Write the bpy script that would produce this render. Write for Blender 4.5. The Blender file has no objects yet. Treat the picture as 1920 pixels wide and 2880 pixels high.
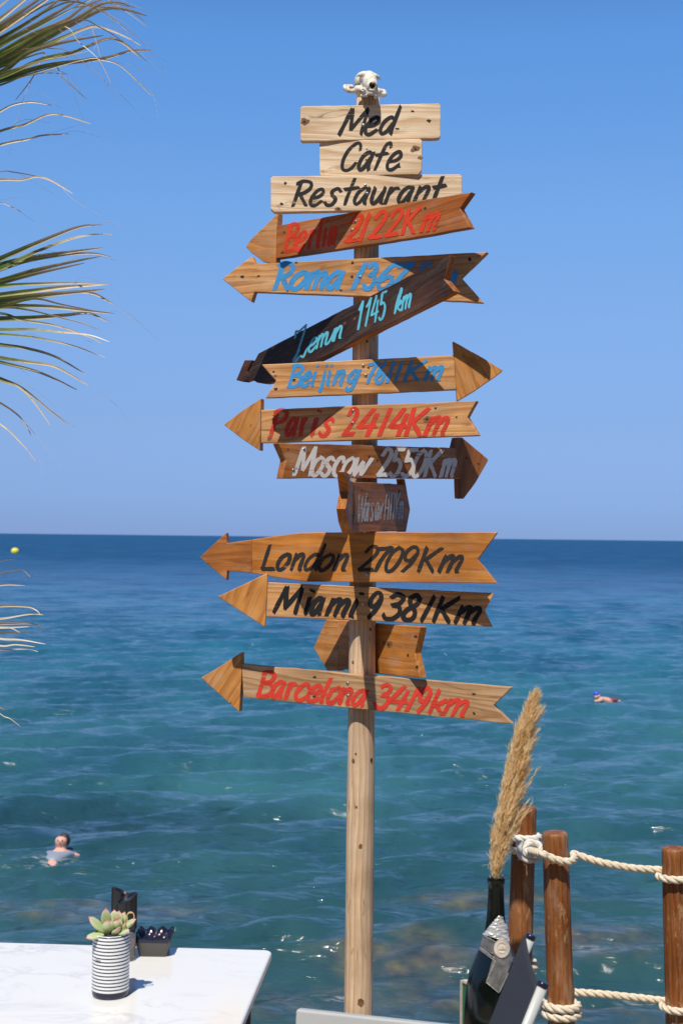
import bpy, bmesh, math, random
import numpy as np
from mathutils import Vector, Matrix, noise as mnoise
random.seed(7); RNG = np.random.default_rng(7)
R = math.radians
sc = bpy.context.scene
COL = sc.collection

# ------------------------------------------------------------------ camera
F = 4000.0                      # focal length in photo pixels (photo 1920 x 2880)
PITCH, ROLL = math.atan(70.5 / F), 0.0109
EYE = Vector((0, 0, 1.65))
SEA = -3.5
_r0, _u0 = Vector((1, 0, 0)), Vector((0, -math.sin(PITCH), math.cos(PITCH)))
FWD = Vector((0, math.cos(PITCH), math.sin(PITCH)))
CR = _r0 * math.cos(ROLL) + _u0 * math.sin(ROLL)
CU = _u0 * math.cos(ROLL) - _r0 * math.sin(ROLL)
cd = bpy.data.cameras.new('camera'); cam = bpy.data.objects.new('camera', cd); COL.objects.link(cam)
cd.sensor_fit = 'VERTICAL'; cd.sensor_height = 36; cd.sensor_width = 24
cd.lens = F / 2880 * 36; cd.clip_start = .05; cd.clip_end = 90000
cd.dof.use_dof = True; cd.dof.focus_distance = 3.95; cd.dof.aperture_fstop = 9.0
m = Matrix.Identity(4)
for i, v in enumerate((CR, CU, -FWD)):
    for j in range(3): m[j][i] = v[j]
m.translation = EYE
cam.matrix_world = m
sc.camera = cam

# ------------------------------------------------------------------ sky, sun, exposure
SUN_EL, SUN_AZ = R(60), R(17)
TRAVEL = Vector((math.sin(SUN_AZ) * math.cos(SUN_EL), math.cos(SUN_AZ) * math.cos(SUN_EL), -math.sin(SUN_EL)))
w = bpy.data.worlds.new('World'); sc.world = w; w.use_nodes = True
nt = w.node_tree; nt.nodes.clear()
sky = nt.nodes.new('ShaderNodeTexSky'); sky.sky_type = 'NISHITA'; sky.sun_disc = False
sky.sun_elevation = SUN_EL; sky.sun_rotation = R(197); sky.altitude = 0
sky.air_density = 1.0; sky.dust_density = 0.0; sky.ozone_density = 6.0
# sky colour correction by height above the horizon, dimmed overhead to cut fill
geo = nt.nodes.new('ShaderNodeTexCoord'); sxyz = nt.nodes.new('ShaderNodeSeparateXYZ'); nt.links.new(geo.outputs['Generated'], sxyz.inputs[0])
cr = nt.nodes.new('ShaderNodeValToRGB'); ce = cr.color_ramp.elements
_st = [(0, (.275, .45, 1.07)), (.0152, (.325, .49, 1.06)), (.0775, (.60, .695, 1.03)), (.151, (.878, .976, 1.212)), (.222, (1.0, 1.215, 1.433)), (.333, (.937, 1.375, 1.707)), (.50, (.50, .74, .95)), (1, (.24, .36, .48))]
while len(ce) < len(_st): ce.new(.5)
for k_, (p_, c_) in enumerate(_st): ce[k_].position = p_; ce[k_].color = (*[q / 2 for q in c_], 1)
nt.links.new(sxyz.outputs['Z'], cr.inputs[0])
dbl = nt.nodes.new('ShaderNodeVectorMath'); dbl.operation = 'SCALE'; dbl.inputs['Scale'].default_value = 2
nt.links.new(cr.outputs[0], dbl.inputs[0])
tint = nt.nodes.new('ShaderNodeVectorMath'); tint.operation = 'MULTIPLY'
bg = nt.nodes.new('ShaderNodeBackground'); bg.inputs[1].default_value = .10
wo = nt.nodes.new('ShaderNodeOutputWorld')
nt.links.new(sky.outputs[0], tint.inputs[0]); nt.links.new(dbl.outputs[0], tint.inputs[1]); nt.links.new(tint.outputs[0], bg.inputs[0]); nt.links.new(bg.outputs[0], wo.inputs[0])
sl = bpy.data.lights.new('sun', 'SUN'); sl.energy = 5.0; sl.angle = R(.5); sl.color = (1, .94, .84)
so = bpy.data.objects.new('sun', sl); COL.objects.link(so)
so.rotation_euler = TRAVEL.to_track_quat('-Z', 'Y').to_euler(); so.location = (-2, -4, 9)
sc.view_settings.view_transform = 'Standard'; sc.view_settings.look = 'None'
sc.view_settings.exposure = 0.0; sc.view_settings.gamma = 1

# ------------------------------------------------------------------ photo rays
def ray(u, v): return FWD + CR * ((u - 960) / F) - CU * ((v - 1440) / F)
def at(u, v, D):
    d = ray(u, v); return EYE + d * (D / d.y)
def on_plane(u, v, p0, n):
    d = ray(u, v); return EYE + d * ((p0 - EYE).dot(n) / d.dot(n))
def on_z(u, v, z):
    d = ray(u, v); return EYE + d * ((z - EYE.z) / d.z)
FR = {'A': (820, 280, 440 / 1568), 'B': (680, 520, 680 / 1568), 'C': (620, 700, 780 / 1568), 'D': (620, 1100, 780 / 1568),
      'E': (550, 1480, 870 / 1568), 'F': (550, 1720, 910 / 1568), 'G': (920, 1300, 280 / 1568), 'R': (640, 160, 800 / 1568),
      'K': (1260, 2480, 300 / 1568), 'T': (230, 2470, 280 / 1568), 'H': (1360, 2200, 560 / 1568), 'X': (1200, 1900, 720 / 1568),
      'P1': (0, 0, 460 / 1546), 'P2': (0, 560, 460 / 1462), 'P3': (0, 1450, 400 / 1344), '1': (0, 0, 1)}
def px(fr, x, y):
    o = FR[fr]; return (o[0] + x * o[2], o[1] + y * o[2])

# ------------------------------------------------------------------ mesh helpers
W = {}
def base(o):
    return W[o.name]
def tag(o, label=None, cat=None, group=None, kind=None):
    if label: o['label'] = label
    if cat: o['category'] = cat
    if group: o['group'] = group
    if kind: o['kind'] = kind
    return o
def empty(name, loc, label, cat, group=None):
    o = bpy.data.objects.new(name, None); COL.objects.link(o); o.location = loc; o.empty_display_size = .1
    W[o.name] = Matrix.Translation(loc)
    return tag(o, label, cat, group)

def catmull(pts, n=8, closed=False):
    pts = [Vector(p) for p in pts]; out = []
    N = len(pts)
    if N == 2:
        return [pts[0].lerp(pts[1], i / n) for i in range(n + 1)]
    for i in range(N - 1):
        p1, p2 = pts[i], pts[i + 1]
        p0 = pts[i - 1] if i else p1 * 2 - p2
        p3 = pts[i + 2] if i + 2 < N else p2 * 2 - p1
        for k in range(n):
            t = k / n
            out.append(((p1 * 2) + (p2 - p0) * t + (p0 * 2 - p1 * 5 + p2 * 4 - p3) * t * t + (p1 * 3 - p0 - p2 * 3 + p3) * t ** 3) * .5)
    out.append(pts[-1]); return out

class MB:
    def __init__(s): s.v = []; s.f = []; s.mi = []; s.sm = []; s.col = None
    def add(s, verts, faces, mi=0, smooth=False):
        b = len(s.v); s.v += [tuple(x) for x in verts]
        for f in faces: s.f.append(tuple(b + i for i in f)); s.mi.append(mi); s.sm.append(smooth)
    def box(s, c, size, M=None, mi=0):
        hx, hy, hz = (q / 2 for q in size); c = Vector(c)
        vs = [Vector((x, y, z)) for x in (-hx, hx) for y in (-hy, hy) for z in (-hz, hz)]
        vs = [(c + (M @ p if M else p)) for p in vs]
        s.add(vs, [(0, 1, 3, 2), (4, 6, 7, 5), (0, 4, 5, 1), (2, 3, 7, 6), (0, 2, 6, 4), (1, 5, 7, 3)], mi)
    def tube(s, path, rad, seg=8, mi=0, caps=True, smooth=True):
        path = [Vector(p) for p in path]; n = len(path)
        if not hasattr(rad, '__len__'): rad = [rad] * n
        t = (path[1] - path[0]).normalized()
        a = t.orthogonal().normalized(); vs = []; fs = []
        for i, p in enumerate(path):
            t = (path[min(i + 1, n - 1)] - path[max(i - 1, 0)]).normalized()
            a = (a - t * a.dot(t)).normalized(); b = t.cross(a)
            for k in range(seg):
                q = 2 * math.pi * k / seg
                vs.append(p + (a * math.cos(q) + b * math.sin(q)) * rad[i])
        for i in range(n - 1):
            for k in range(seg):
                k2 = (k + 1) % seg
                fs.append((i * seg + k, i * seg + k2, (i + 1) * seg + k2, (i + 1) * seg + k))
        s.add(vs, fs, mi, smooth)
        if caps:
            b = len(s.v) - len(vs)
            for idx in (tuple(b + k for k in range(seg))[::-1], tuple(b + (n - 1) * seg + k for k in range(seg))):
                s.f.append(idx); s.mi.append(mi); s.sm.append(False)
    def lathe(s, c, prof, seg=48, mi=0, M=None, jit=None, smooth=True, capb=True, capt=True):
        c = Vector(c); vs = []; fs = []; n = len(prof)
        for i, (r, z) in enumerate(prof):
            for k in range(seg):
                q = 2 * math.pi * k / seg
                rr = r + (jit(q, z) if jit else 0)
                p = Vector((rr * math.cos(q), rr * math.sin(q), z))
                vs.append(c + (M @ p if M else p))
        for i in range(n - 1):
            for k in range(seg):
                k2 = (k + 1) % seg
                fs.append((i * seg + k, i * seg + k2, (i + 1) * seg + k2, (i + 1) * seg + k))
        b = len(s.v); s.add(vs, fs, mi, smooth)
        if capb: s.f.append(tuple(b + k for k in range(seg))[::-1]); s.mi.append(mi); s.sm.append(False)
        if capt: s.f.append(tuple(b + (n - 1) * seg + k for k in range(seg))); s.mi.append(mi); s.sm.append(False)
    def ell(s, c, r, M=None, mi=0, nu=20, nv=12):
        c = Vector(c); r = r if hasattr(r, '__len__') else (r, r, r); vs = []; fs = []
        for i in range(nv + 1):
            th = math.pi * i / nv
            for k in range(nu):
                q = 2 * math.pi * k / nu
                p = Vector((r[0] * math.sin(th) * math.cos(q), r[1] * math.sin(th) * math.sin(q), r[2] * math.cos(th)))
                vs.append(c + (M @ p if M else p))
        for i in range(nv):
            for k in range(nu):
                k2 = (k + 1) % nu
                fs.append((i * nu + k, (i + 1) * nu + k, (i + 1) * nu + k2, i * nu + k2))
        s.add(vs, fs, mi, True)
    def build(s, name, mats, parent=None, M=None, attr=None):
        if M is None: M = base(parent) if parent else Matrix.Translation(Vector(s.v[0]))
        Mi = M.inverted()
        me = bpy.data.meshes.new(name)
        va = np.array(s.v, dtype=np.float64)
        A = np.array(Mi); va = va @ A[:3, :3].T + A[:3, 3]
        me.from_pydata(va.tolist(), [], s.f)
        for mt in (mats if isinstance(mats, (list, tuple)) else [mats]): me.materials.append(mt)
        me.polygons.foreach_set('material_index', s.mi); me.polygons.foreach_set('use_smooth', s.sm)
        if attr is not None:
            a = me.attributes.new('tone', 'FLOAT', 'POINT'); a.data.foreach_set('value', attr)
        me.validate(); me.update()
        o = bpy.data.objects.new(name, me); COL.objects.link(o)
        W[o.name] = M
        if parent: o.parent = parent; o.matrix_basis = base(parent).inverted() @ M
        else: o.matrix_basis = M
        return o
def bevel(o, w=.0015, seg=2, ang=35):
    b = o.modifiers.new('bevel', 'BEVEL'); b.width = w; b.segments = seg; b.limit_method = 'ANGLE'; b.angle_limit = R(ang)
    return o

# ------------------------------------------------------------------ materials
def new_mat(name):
    mt = bpy.data.materials.new(name); mt.use_nodes = True
    return mt, mt.node_tree, mt.node_tree.nodes['Principled BSDF']
def N(nt, kind, **kw):
    n = nt.nodes.new(kind)
    for k, v in kw.items():
        if k in n.inputs: n.inputs[k].default_value = v
        else: setattr(n, k, v)
    return n
def ramp(nt, stops):
    n = nt.nodes.new('ShaderNodeValToRGB'); e = n.color_ramp.elements
    while len(e) < len(stops): e.new(.5)
    for i, (p, c) in enumerate(stops):
        e[i].position = p; e[i].color = (*c, 1) if len(c) == 3 else c
    return n
def mixc(nt, fac, a, b, mode='MIX'):
    n = nt.nodes.new('ShaderNodeMix'); n.data_type = 'RGBA'; n.blend_type = mode
    for i, x in ((0, fac), (6, a), (7, b)):
        if hasattr(x, 'is_linked') or isinstance(x, bpy.types.NodeSocket): nt.links.new(x, n.inputs[i])
        else: n.inputs[i].default_value = x if i == 0 else (*x, 1)
    return n.outputs[2]
def simple(name, col, rough=.5, metal=0, var=.15, scale=30, bump=0, spec=.5, coat=0):
    mt, t, b = new_mat(name)
    tc = N(t, 'ShaderNodeTexCoord'); no = N(t, 'ShaderNodeTexNoise', Scale=scale, Detail=5)
    t.links.new(tc.outputs['Object'], no.inputs['Vector'])
    c = mixc(t, no.outputs['Fac'], [x * (1 - var) for x in col], [min(1, x * (1 + var)) for x in col])
    t.links.new(c, b.inputs['Base Color'])
    b.inputs['Roughness'].default_value = rough; b.inputs['Metallic'].default_value = metal
    b.inputs['Specular IOR Level'].default_value = spec; b.inputs['Coat Weight'].default_value = coat
    if bump:
        bp = N(t, 'ShaderNodeBump', Strength=bump, Distance=.002); t.links.new(no.outputs['Fac'], bp.inputs['Height']); t.links.new(bp.outputs[0], b.inputs['Normal'])
    return mt
def wood(name, light, dark, rough=.55, ring=50, off=.05, stain=None, stain_amt=.35, contrast=.8, axis='X', coat=0, crack=.35, warp=.02, scuff=None, wearn=.38):
    """plain-sawn timber: growth rings about an axis below the face, warped, with fibre, stains and checks; grain along local X (or Z)"""
    mt, t, b = new_mat(name); L = t.links.new
    tc = N(t, 'ShaderNodeTexCoord'); oi = N(t, 'ShaderNodeObjectInfo')
    src = tc.outputs['Object']
    if axis == 'Z':
        sw = N(t, 'ShaderNodeMapping'); sw.inputs['Rotation'].default_value = (0, R(90), 0); L(src, sw.inputs[0]); src = sw.outputs[0]
    rnd = N(t, 'ShaderNodeVectorMath', operation='SCALE'); rnd.inputs[0].default_value = (7.3, .0, .05); L(oi.outputs['Random'], rnd.inputs['Scale'])
    p0 = N(t, 'ShaderNodeVectorMath', operation='ADD'); L(src, p0.inputs[0]); L(rnd.outputs[0], p0.inputs[1])
    st = N(t, 'ShaderNodeMapping'); st.inputs['Scale'].default_value = (2.2, 14, 14); L(p0.outputs[0], st.inputs[0])
    nw = N(t, 'ShaderNodeTexNoise', Scale=1, Detail=2); L(st.outputs[0], nw.inputs['Vector'])
    sub = N(t, 'ShaderNodeVectorMath', operation='SUBTRACT'); L(nw.outputs['Color'], sub.inputs[0]); sub.inputs[1].default_value = (.5, .5, .5)
    scl = N(t, 'ShaderNodeVectorMath', operation='SCALE'); scl.inputs['Scale'].default_value = warp * 2; L(sub.outputs[0], scl.inputs[0])
    p1 = N(t, 'ShaderNodeVectorMath', operation='ADD'); L(p0.outputs[0], p1.inputs[0]); L(scl.outputs[0], p1.inputs[1])
    mp = N(t, 'ShaderNodeMapping'); mp.inputs['Scale'].default_value = (.06, 1, 1); mp.inputs['Location'].default_value = (0, off, -.012); L(p1.outputs[0], mp.inputs[0])
    wv = N(t, 'ShaderNodeTexWave', wave_type='RINGS', rings_direction='X', wave_profile='SAW'); wv.inputs['Scale'].default_value = ring
    wv.inputs['Distortion'].default_value = 1.2; wv.inputs['Detail'].default_value = 3; wv.inputs['Detail Scale'].default_value = 2
    L(mp.outputs[0], wv.inputs['Vector'])
    fb = N(t, 'ShaderNodeMapping'); fb.inputs['Scale'].default_value = (9, 260, 260); L(p0.outputs[0], fb.inputs[0])
    fn = N(t, 'ShaderNodeTexNoise', Scale=1, Detail=4, Roughness=.65); L(fb.outputs[0], fn.inputs['Vector'])
    rp = ramp(t, [(0, light), (.45, [a * .6 + b_ * .4 for a, b_ in zip(light, dark)]) , (.86, dark), (1, light)]); L(wv.outputs['Fac'], rp.inputs[0])
    c = mixc(t, contrast, light, rp.outputs[0])
    fr = ramp(t, [(.3, (.72, .70, .68)), (.62, (1.08, 1.08, 1.08))]); L(fn.outputs['Fac'], fr.inputs[0])
    c = mixc(t, .8, c, fr.outputs[0], 'MULTIPLY')
    if stain:
        sm = N(t, 'ShaderNodeMapping'); sm.inputs['Scale'].default_value = (3, 9, 9); L(p0.outputs[0], sm.inputs[0])
        sn = N(t, 'ShaderNodeTexNoise', Scale=1, Detail=6, Roughness=.6); L(sm.outputs[0], sn.inputs['Vector'])
        sr = ramp(t, [(.45, (0, 0, 0)), (.7, (stain_amt,) * 3)]); L(sn.outputs['Fac'], sr.inputs[0])
        c = mixc(t, sr.outputs[0], c, stain)
    if crack:
        cm = N(t, 'ShaderNodeMapping'); cm.inputs['Scale'].default_value = (2.0, 60, 60); L(p1.outputs[0], cm.inputs[0])
        cn = N(t, 'ShaderNodeTexNoise', Scale=1, Detail=1); L(cm.outputs[0], cn.inputs['Vector'])
        cr = ramp(t, [(.485, (0, 0, 0)), (.5, (crack,) * 3), (.515, (0, 0, 0))]); L(cn.outputs['Fac'], cr.inputs[0])
        msk = N(t, 'ShaderNodeTexNoise', Scale=9, Detail=2); L(p0.outputs[0], msk.inputs['Vector'])
        mr = ramp(t, [(.46, (0, 0, 0)), (.56, (1, 1, 1))]); L(msk.outputs['Fac'], mr.inputs[0])
        cc = mixc(t, 1.0, cr.outputs[0], mr.outputs[0], 'MULTIPLY')
        c = mixc(t, cc, c, [x * .25 for x in dark])
    if wearn:
        gn = N(t, 'ShaderNodeMapping'); gn.inputs['Scale'].default_value = (5, 26, 26); L(p0.outputs[0], gn.inputs[0])
        g1 = N(t, 'ShaderNodeTexNoise', Scale=1, Detail=7, Roughness=.72); L(gn.outputs[0], g1.inputs['Vector'])
        gr = ramp(t, [(.50, (0, 0, 0)), (.66, (wearn,) * 3)]); L(g1.outputs['Fac'], gr.inputs[0])
        c = mixc(t, gr.outputs[0], c, (.50, .40, .30))
        g2 = N(t, 'ShaderNodeTexNoise', Scale=5, Detail=4, Roughness=.6); L(p0.outputs[0], g2.inputs['Vector'])
        g3 = ramp(t, [(.35, (.70, .66, .62)), (.6, (1.06, 1.06, 1.06))]); L(g2.outputs['Fac'], g3.inputs[0])
        c = mixc(t, min(.8, wearn * 2), c, g3.outputs[0], 'MULTIPLY')
    if scuff:
        qn = N(t, 'ShaderNodeTexNoise', Scale=60, Detail=6, Roughness=.7); sq_ = N(t, 'ShaderNodeMapping'); sq_.inputs['Scale'].default_value = (.35, 1, 1); L(src, sq_.inputs[0]); L(sq_.outputs[0], qn.inputs['Vector'])
        qm = N(t, 'ShaderNodeTexNoise', Scale=7, Detail=2); L(src, qm.inputs['Vector'])
        qa = N(t, 'ShaderNodeMath', operation='MULTIPLY'); L(qn.outputs['Fac'], qa.inputs[0]); L(qm.outputs['Fac'], qa.inputs[1])
        qr = ramp(t, [(.335, (0, 0, 0)), (.40, (.5,) * 3)]); L(qa.outputs[0], qr.inputs[0])
        c = mixc(t, qr.outputs[0], c, scuff)
    L(c, b.inputs['Base Color'])
    b.inputs['Specular IOR Level'].default_value = .3; b.inputs['Roughness'].default_value = rough; b.inputs['Coat Weight'].default_value = coat; b.inputs['Coat Roughness'].default_value = .25
    add = N(t, 'ShaderNodeMath', operation='MULTIPLY_ADD'); L(wv.outputs['Fac'], add.inputs[0]); add.inputs[1].default_value = -.35; L(fn.outputs['Fac'], add.inputs[2])
    bp = N(t, 'ShaderNodeBump', Strength=.35, Distance=.0012); L(add.outputs[0], bp.inputs['Height']); L(bp.outputs[0], b.inputs['Normal'])
    return mt
def paint(name, col, wear=.45, rough=.55):
    mt, t, b = new_mat(name); L = t.links.new
    tc = N(t, 'ShaderNodeTexCoord')
    mp = N(t, 'ShaderNodeMapping'); mp.inputs['Scale'].default_value = (14, 60, 150); L(tc.outputs['Object'], mp.inputs[0])
    n1 = N(t, 'ShaderNodeTexNoise', Scale=1, Detail=5, Roughness=.7); L(mp.outputs[0], n1.inputs['Vector'])
    n2 = N(t, 'ShaderNodeTexNoise', Scale=16, Detail=3); L(tc.outputs['Object'], n2.inputs['Vector'])
    c = mixc(t, n2.outputs['Fac'], [x * .8 for x in col], [min(1, x * 1.2) for x in col]); L(c, b.inputs['Base Color'])
    b.inputs['Roughness'].default_value = .75; b.inputs['Specular IOR Level'].default_value = .25
    ad = N(t, 'ShaderNodeMath', operation='MULTIPLY_ADD'); L(n2.outputs['Fac'], ad.inputs[0]); ad.inputs[1].default_value = .5; L(n1.outputs['Fac'], ad.inputs[2])
    rp = ramp(t, [(.43 + wear * .36, (.0, .0, .0)), (.62 + wear * .36, (1, 1, 1))]); L(ad.outputs[0], rp.inputs[0])
    mx = N(t, 'ShaderNodeMath', operation='MAXIMUM'); L(rp.outputs[0], mx.inputs[0]); mx.inputs[1].default_value = .22
    L(mx.outputs[0], b.inputs['Alpha'])
    return mt

M_PALE = wood('pale weathered pine', (.95, .76, .54), (.64, .40, .20), ring=22, off=.030, stain=(.66, .50, .35), stain_amt=.4, crack=.7, contrast=.85, warp=.034, wearn=.16)
M_ORANGE = wood('orange varnished pine', (.70, .285, .058), (.44, .140, .022), rough=.45, ring=15, off=.06, stain=(.22, .085, .025), stain_amt=.6, contrast=.75, warp=.03)
M_RUST = wood('red brown worn pine', (.56, .185, .040), (.36, .100, .020), rough=.5, ring=17, off=.06, stain=(.24, .12, .06), stain_amt=.7, contrast=.75, warp=.03, crack=.6)
M_TAN = wood('tan pine', (.76, .415, .172), (.44, .172, .046), rough=.5, ring=19, off=.03, stain=(.40, .20, .08), stain_amt=.55, contrast=.85, warp=.034, crack=.5)
M_GREY = wood('greyed tan pine', (.66, .41, .21), (.34, .165, .065), rough=.55, ring=20, off=.026, stain=(.34, .22, .13), stain_amt=.6, contrast=.9, warp=.034, crack=.6)
M_BROWN = wood('brown stained pine', (.54, .20, .045), (.32, .10, .020), rough=.5, ring=18, off=.05, stain=(.12, .045, .015), stain_amt=.6, contrast=.75, warp=.03)
M_DARK = wood('charred dark wood', (.055, .028, .019), (.020, .011, .008), rough=.55, ring=26, off=.03, stain=(.16, .062, .034), stain_amt=.75, contrast=.85, warp=.03, wearn=.10)
M_HEAD = wood('arrowhead pine', (.70, .315, .085), (.42, .155, .034), rough=.5, ring=18, off=.05, stain=(.30, .13, .04), stain_amt=.55, contrast=.75, warp=.03, crack=.5)
M_POLE = wood('peeled pole', (.84, .61, .40), (.54, .33, .175), rough=.65, ring=26, off=.016, stain=(.50, .38, .26), stain_amt=.65, contrast=.85, axis='Z', crack=.6, warp=.016)
M_POST = wood('stained fence post', (.29, .095, .021), (.13, .038, .009), rough=.48, ring=22, off=.03, stain=(.36, .155, .055), stain_amt=.65, contrast=.85, axis='Z', crack=.8, warp=.02, scuff=(.52, .34, .19))
M_HOLE = simple('nail hole', (.035, .02, .012), .8)
M_KNOT = simple('knot', (.20, .10, .04), .6, var=.5, scale=120)
M_STEEL = simple('screw steel', (.55, .55, .55), .35, 1)
P_BLACK = paint('faded black lettering', (.028, .026, .027), .25)
P_BLACK2 = paint('black lettering', (.016, .016, .018), .15)
P_RED = paint('red lettering', (.72, .055, .02), .18)
P_RED2 = paint('bright red lettering', (.68, .05, .03), .25)
P_BLUE = paint('blue lettering', (.055, .30, .64), .20)
P_CYAN = paint('light blue lettering', (.13, .55, .72), .05)
P_WHITE = paint('white lettering', (.78, .76, .72), .16)
P_GREYW = paint('grey white lettering', (.55, .53, .50), .35)

# ------------------------------------------------------------------ sea, terrace
WAVES = []
def sea_h(x, y):
    z = 0
    for (k, th, ph, lam, a, i) in WAVES:
        arg = k * (x * math.cos(th) + y * math.sin(th)) + ph + 1.1 * math.sin(x * .31 / lam ** .5 + i) * .6
        z += a * (math.sin(arg) + .22 * math.cos(2 * arg))
    return SEA + z * (1 + .35 * math.sin(x * .11 + 1.3 + .05 * y) * math.sin(y * .07 + .6))
def make_sea():
    fr = F * 1024 / 2880; H = EYE.z - SEA
    vs = np.concatenate([np.arange(620, 6, -.5), 6 * .86 ** np.arange(0, 26)])
    D = H * fr / vs; D = np.concatenate([D, [60000.]])
    tx = np.linspace(-.34, .34, 760)
    Y = np.repeat(D[:, None], tx.size, 1); X = Y * tx[None, :]
    sp = np.maximum(np.gradient(D)[:, None], (D * (tx[1] - tx[0]))[:, None])
    Z = np.zeros_like(X); g = np.random.default_rng(11)
    for i in range(74):
        lam = .36 * (22 ** (i / 73.0)) * g.uniform(.9, 1.1)
        th = R(90 + 14) + g.normal(0, .42)          # travel mostly towards the shore
        k = 2 * math.pi / lam
        a = .0075 * lam * math.exp(-(math.log(lam / 1.35)) ** 2 / (2 * .85 ** 2)) * g.uniform(.5, 1.4)
        ph = g.uniform(0, 6.28); WAVES.append((k, th, ph, lam, a, i))
        wgt = np.clip((lam / sp - 1.7) / 1.3, 0, 1)
        arg = k * (X * math.cos(th) + Y * math.sin(th)) + ph + 1.1 * np.sin(X * .31 / lam ** .5 + i) * .6
        s = np.sin(arg)
        Z += wgt * a * (s + .22 * np.cos(2 * arg))
    # patchy gusts: flatter and rougher areas
    gust = 1 + .35 * np.sin(X * .11 + 1.3 + .05 * Y) * np.sin(Y * .07 + .6)
    Z = Z * gust + SEA
    n, mcol = X.shape
    P = np.stack([X, Y, Z], -1).reshape(-1, 3)
    idx = np.arange(n * mcol).reshape(n, mcol)
    fc = np.stack([idx[:-1, :-1], idx[:-1, 1:], idx[1:, 1:], idx[1:, :-1]], -1).reshape(-1, 4)
    me = bpy.data.meshes.new('sea')
    me.vertices.add(len(P)); me.vertices.foreach_set('co', P.astype(np.float32).ravel())
    me.loops.add(fc.size); me.loops.foreach_set('vertex_index', fc.astype(np.int32).ravel())
    me.polygons.add(len(fc)); me.polygons.foreach_set('loop_start', np.arange(0, fc.size, 4, dtype=np.int32))
    me.polygons.foreach_set('use_smooth', np.ones(len(fc), dtype=bool))
    me.update(calc_edges=True); me.validate()
    mt, t, b = new_mat('sea water'); L = t.links.new
    ge = N(t, 'ShaderNodeNewGeometry'); pos = ge.outputs['Position']
    def noise(scale, vec=(1, 1, 1), detail=3, rough=.5):
        mp = N(t, 'ShaderNodeMapping'); mp.inputs['Scale'].default_value = vec; L(pos, mp.inputs[0])
        nn = N(t, 'ShaderNodeTexNoise', Scale=scale, Detail=detail, Roughness=rough); L(mp.outputs[0], nn.inputs['Vector']); return nn.outputs['Fac']
    # water colour: greener over the shallow shelf, bluer offshore
    sp_ = N(t, 'ShaderNodeSeparateXYZ'); L(pos, sp_.inputs[0])
    mr = N(t, 'ShaderNodeMapRange'); mr.inputs[1].default_value = 14; mr.inputs[2].default_value = 160; L(sp_.outputs['Y'], mr.inputs[0])
    body = ramp(t, [(0, (.034, .092, .098)), (.10, (.030, .114, .145)), (.35, (.022, .122, .205)), (.75, (.015, .098, .210)), (1, (.013, .078, .190))]); L(mr.outputs[0], body.inputs[0])
    pr = ramp(t, [(.40, (.55, .64, .72)), (.6, (1.15, 1.12, 1.08))]); L(noise(.14, (1, .45, 1), 6, .62), pr.inputs[0])
    c = mixc(t, .8, body.outputs[0], pr.outputs[0], 'MULTIPLY')
    # dark weed bed on the bottom
    mp = N(t, 'ShaderNodeMapping'); mp.inputs['Location'].default_value = (3.6 / 4.5, -25.5 / 2.6, 0); mp.inputs['Scale'].default_value = (1 / 4.5, 1 / 2.6, 0); L(pos, mp.inputs[0])
    ln = N(t, 'ShaderNodeVectorMath', operation='LENGTH'); L(mp.outputs[0], ln.inputs[0])
    q = N(t, 'ShaderNodeMapRange', interpolation_type='SMOOTHSTEP'); q.inputs[1].default_value = 1.4; q.inputs[2].default_value = .1; q.inputs[4].default_value = .7; L(ln.outputs['Value'], q.inputs[0])
    c = mixc(t, q.outputs[0], c, (.012, .040, .062))
    # rocky shoals under the shallow water
    rock = None
    for (cx, cy, rx, ry) in ((1.0, 17.5, 1.5, 1.2), (3.3, 18.2, 1.6, .9), (2.9, 15.6, 1.6, .8), (-3.4, 19.6, 2.0, .8), (.4, 16.0, 2.2, .8), (-1.0, 15.6, 1.6, .6), (2.2, 20.6, 1.6, .8)):
        mp = N(t, 'ShaderNodeMapping'); mp.inputs['Location'].default_value = (-cx / rx, -cy / ry, 0); mp.inputs['Scale'].default_value = (1 / rx, 1 / ry, 0); L(pos, mp.inputs[0])
        ln = N(t, 'ShaderNodeVectorMath', operation='LENGTH'); L(mp.outputs[0], ln.inputs[0])
        q = N(t, 'ShaderNodeMapRange', interpolation_type='SMOOTHSTEP'); q.inputs[1].default_value = 1.3; q.inputs[2].default_value = .2; L(ln.outputs['Value'], q.inputs[0])
        if rock is None: rock = q.outputs[0]
        else:
            mm = N(t, 'ShaderNodeMath', operation='MAXIMUM'); L(rock, mm.inputs[0]); L(q.outputs[0], mm.inputs[1]); rock = mm.outputs[0]
    rn = ramp(t, [(.36, (.08,) * 3), (.60, (.85,) * 3)]); L(noise(1.5, (1, 1.2, 1), 6, .65), rn.inputs[0])
    rk = N(t, 'ShaderNodeMath', operation='MULTIPLY'); L(rock, rk.inputs[0]); L(rn.outputs[0], rk.inputs[1])
    rcol = ramp(t, [(.35, (.035, .050, .065)), (.5, (.085, .085, .090)), (.66, (.15, .14, .085))]); L(noise(2.6, (1, 1, 1), 5), rcol.inputs[0])
    c = mixc(t, rk.outputs[0], c, rcol.outputs[0])
    # broken foam where swell trips over the rocks
    fm = None
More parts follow.
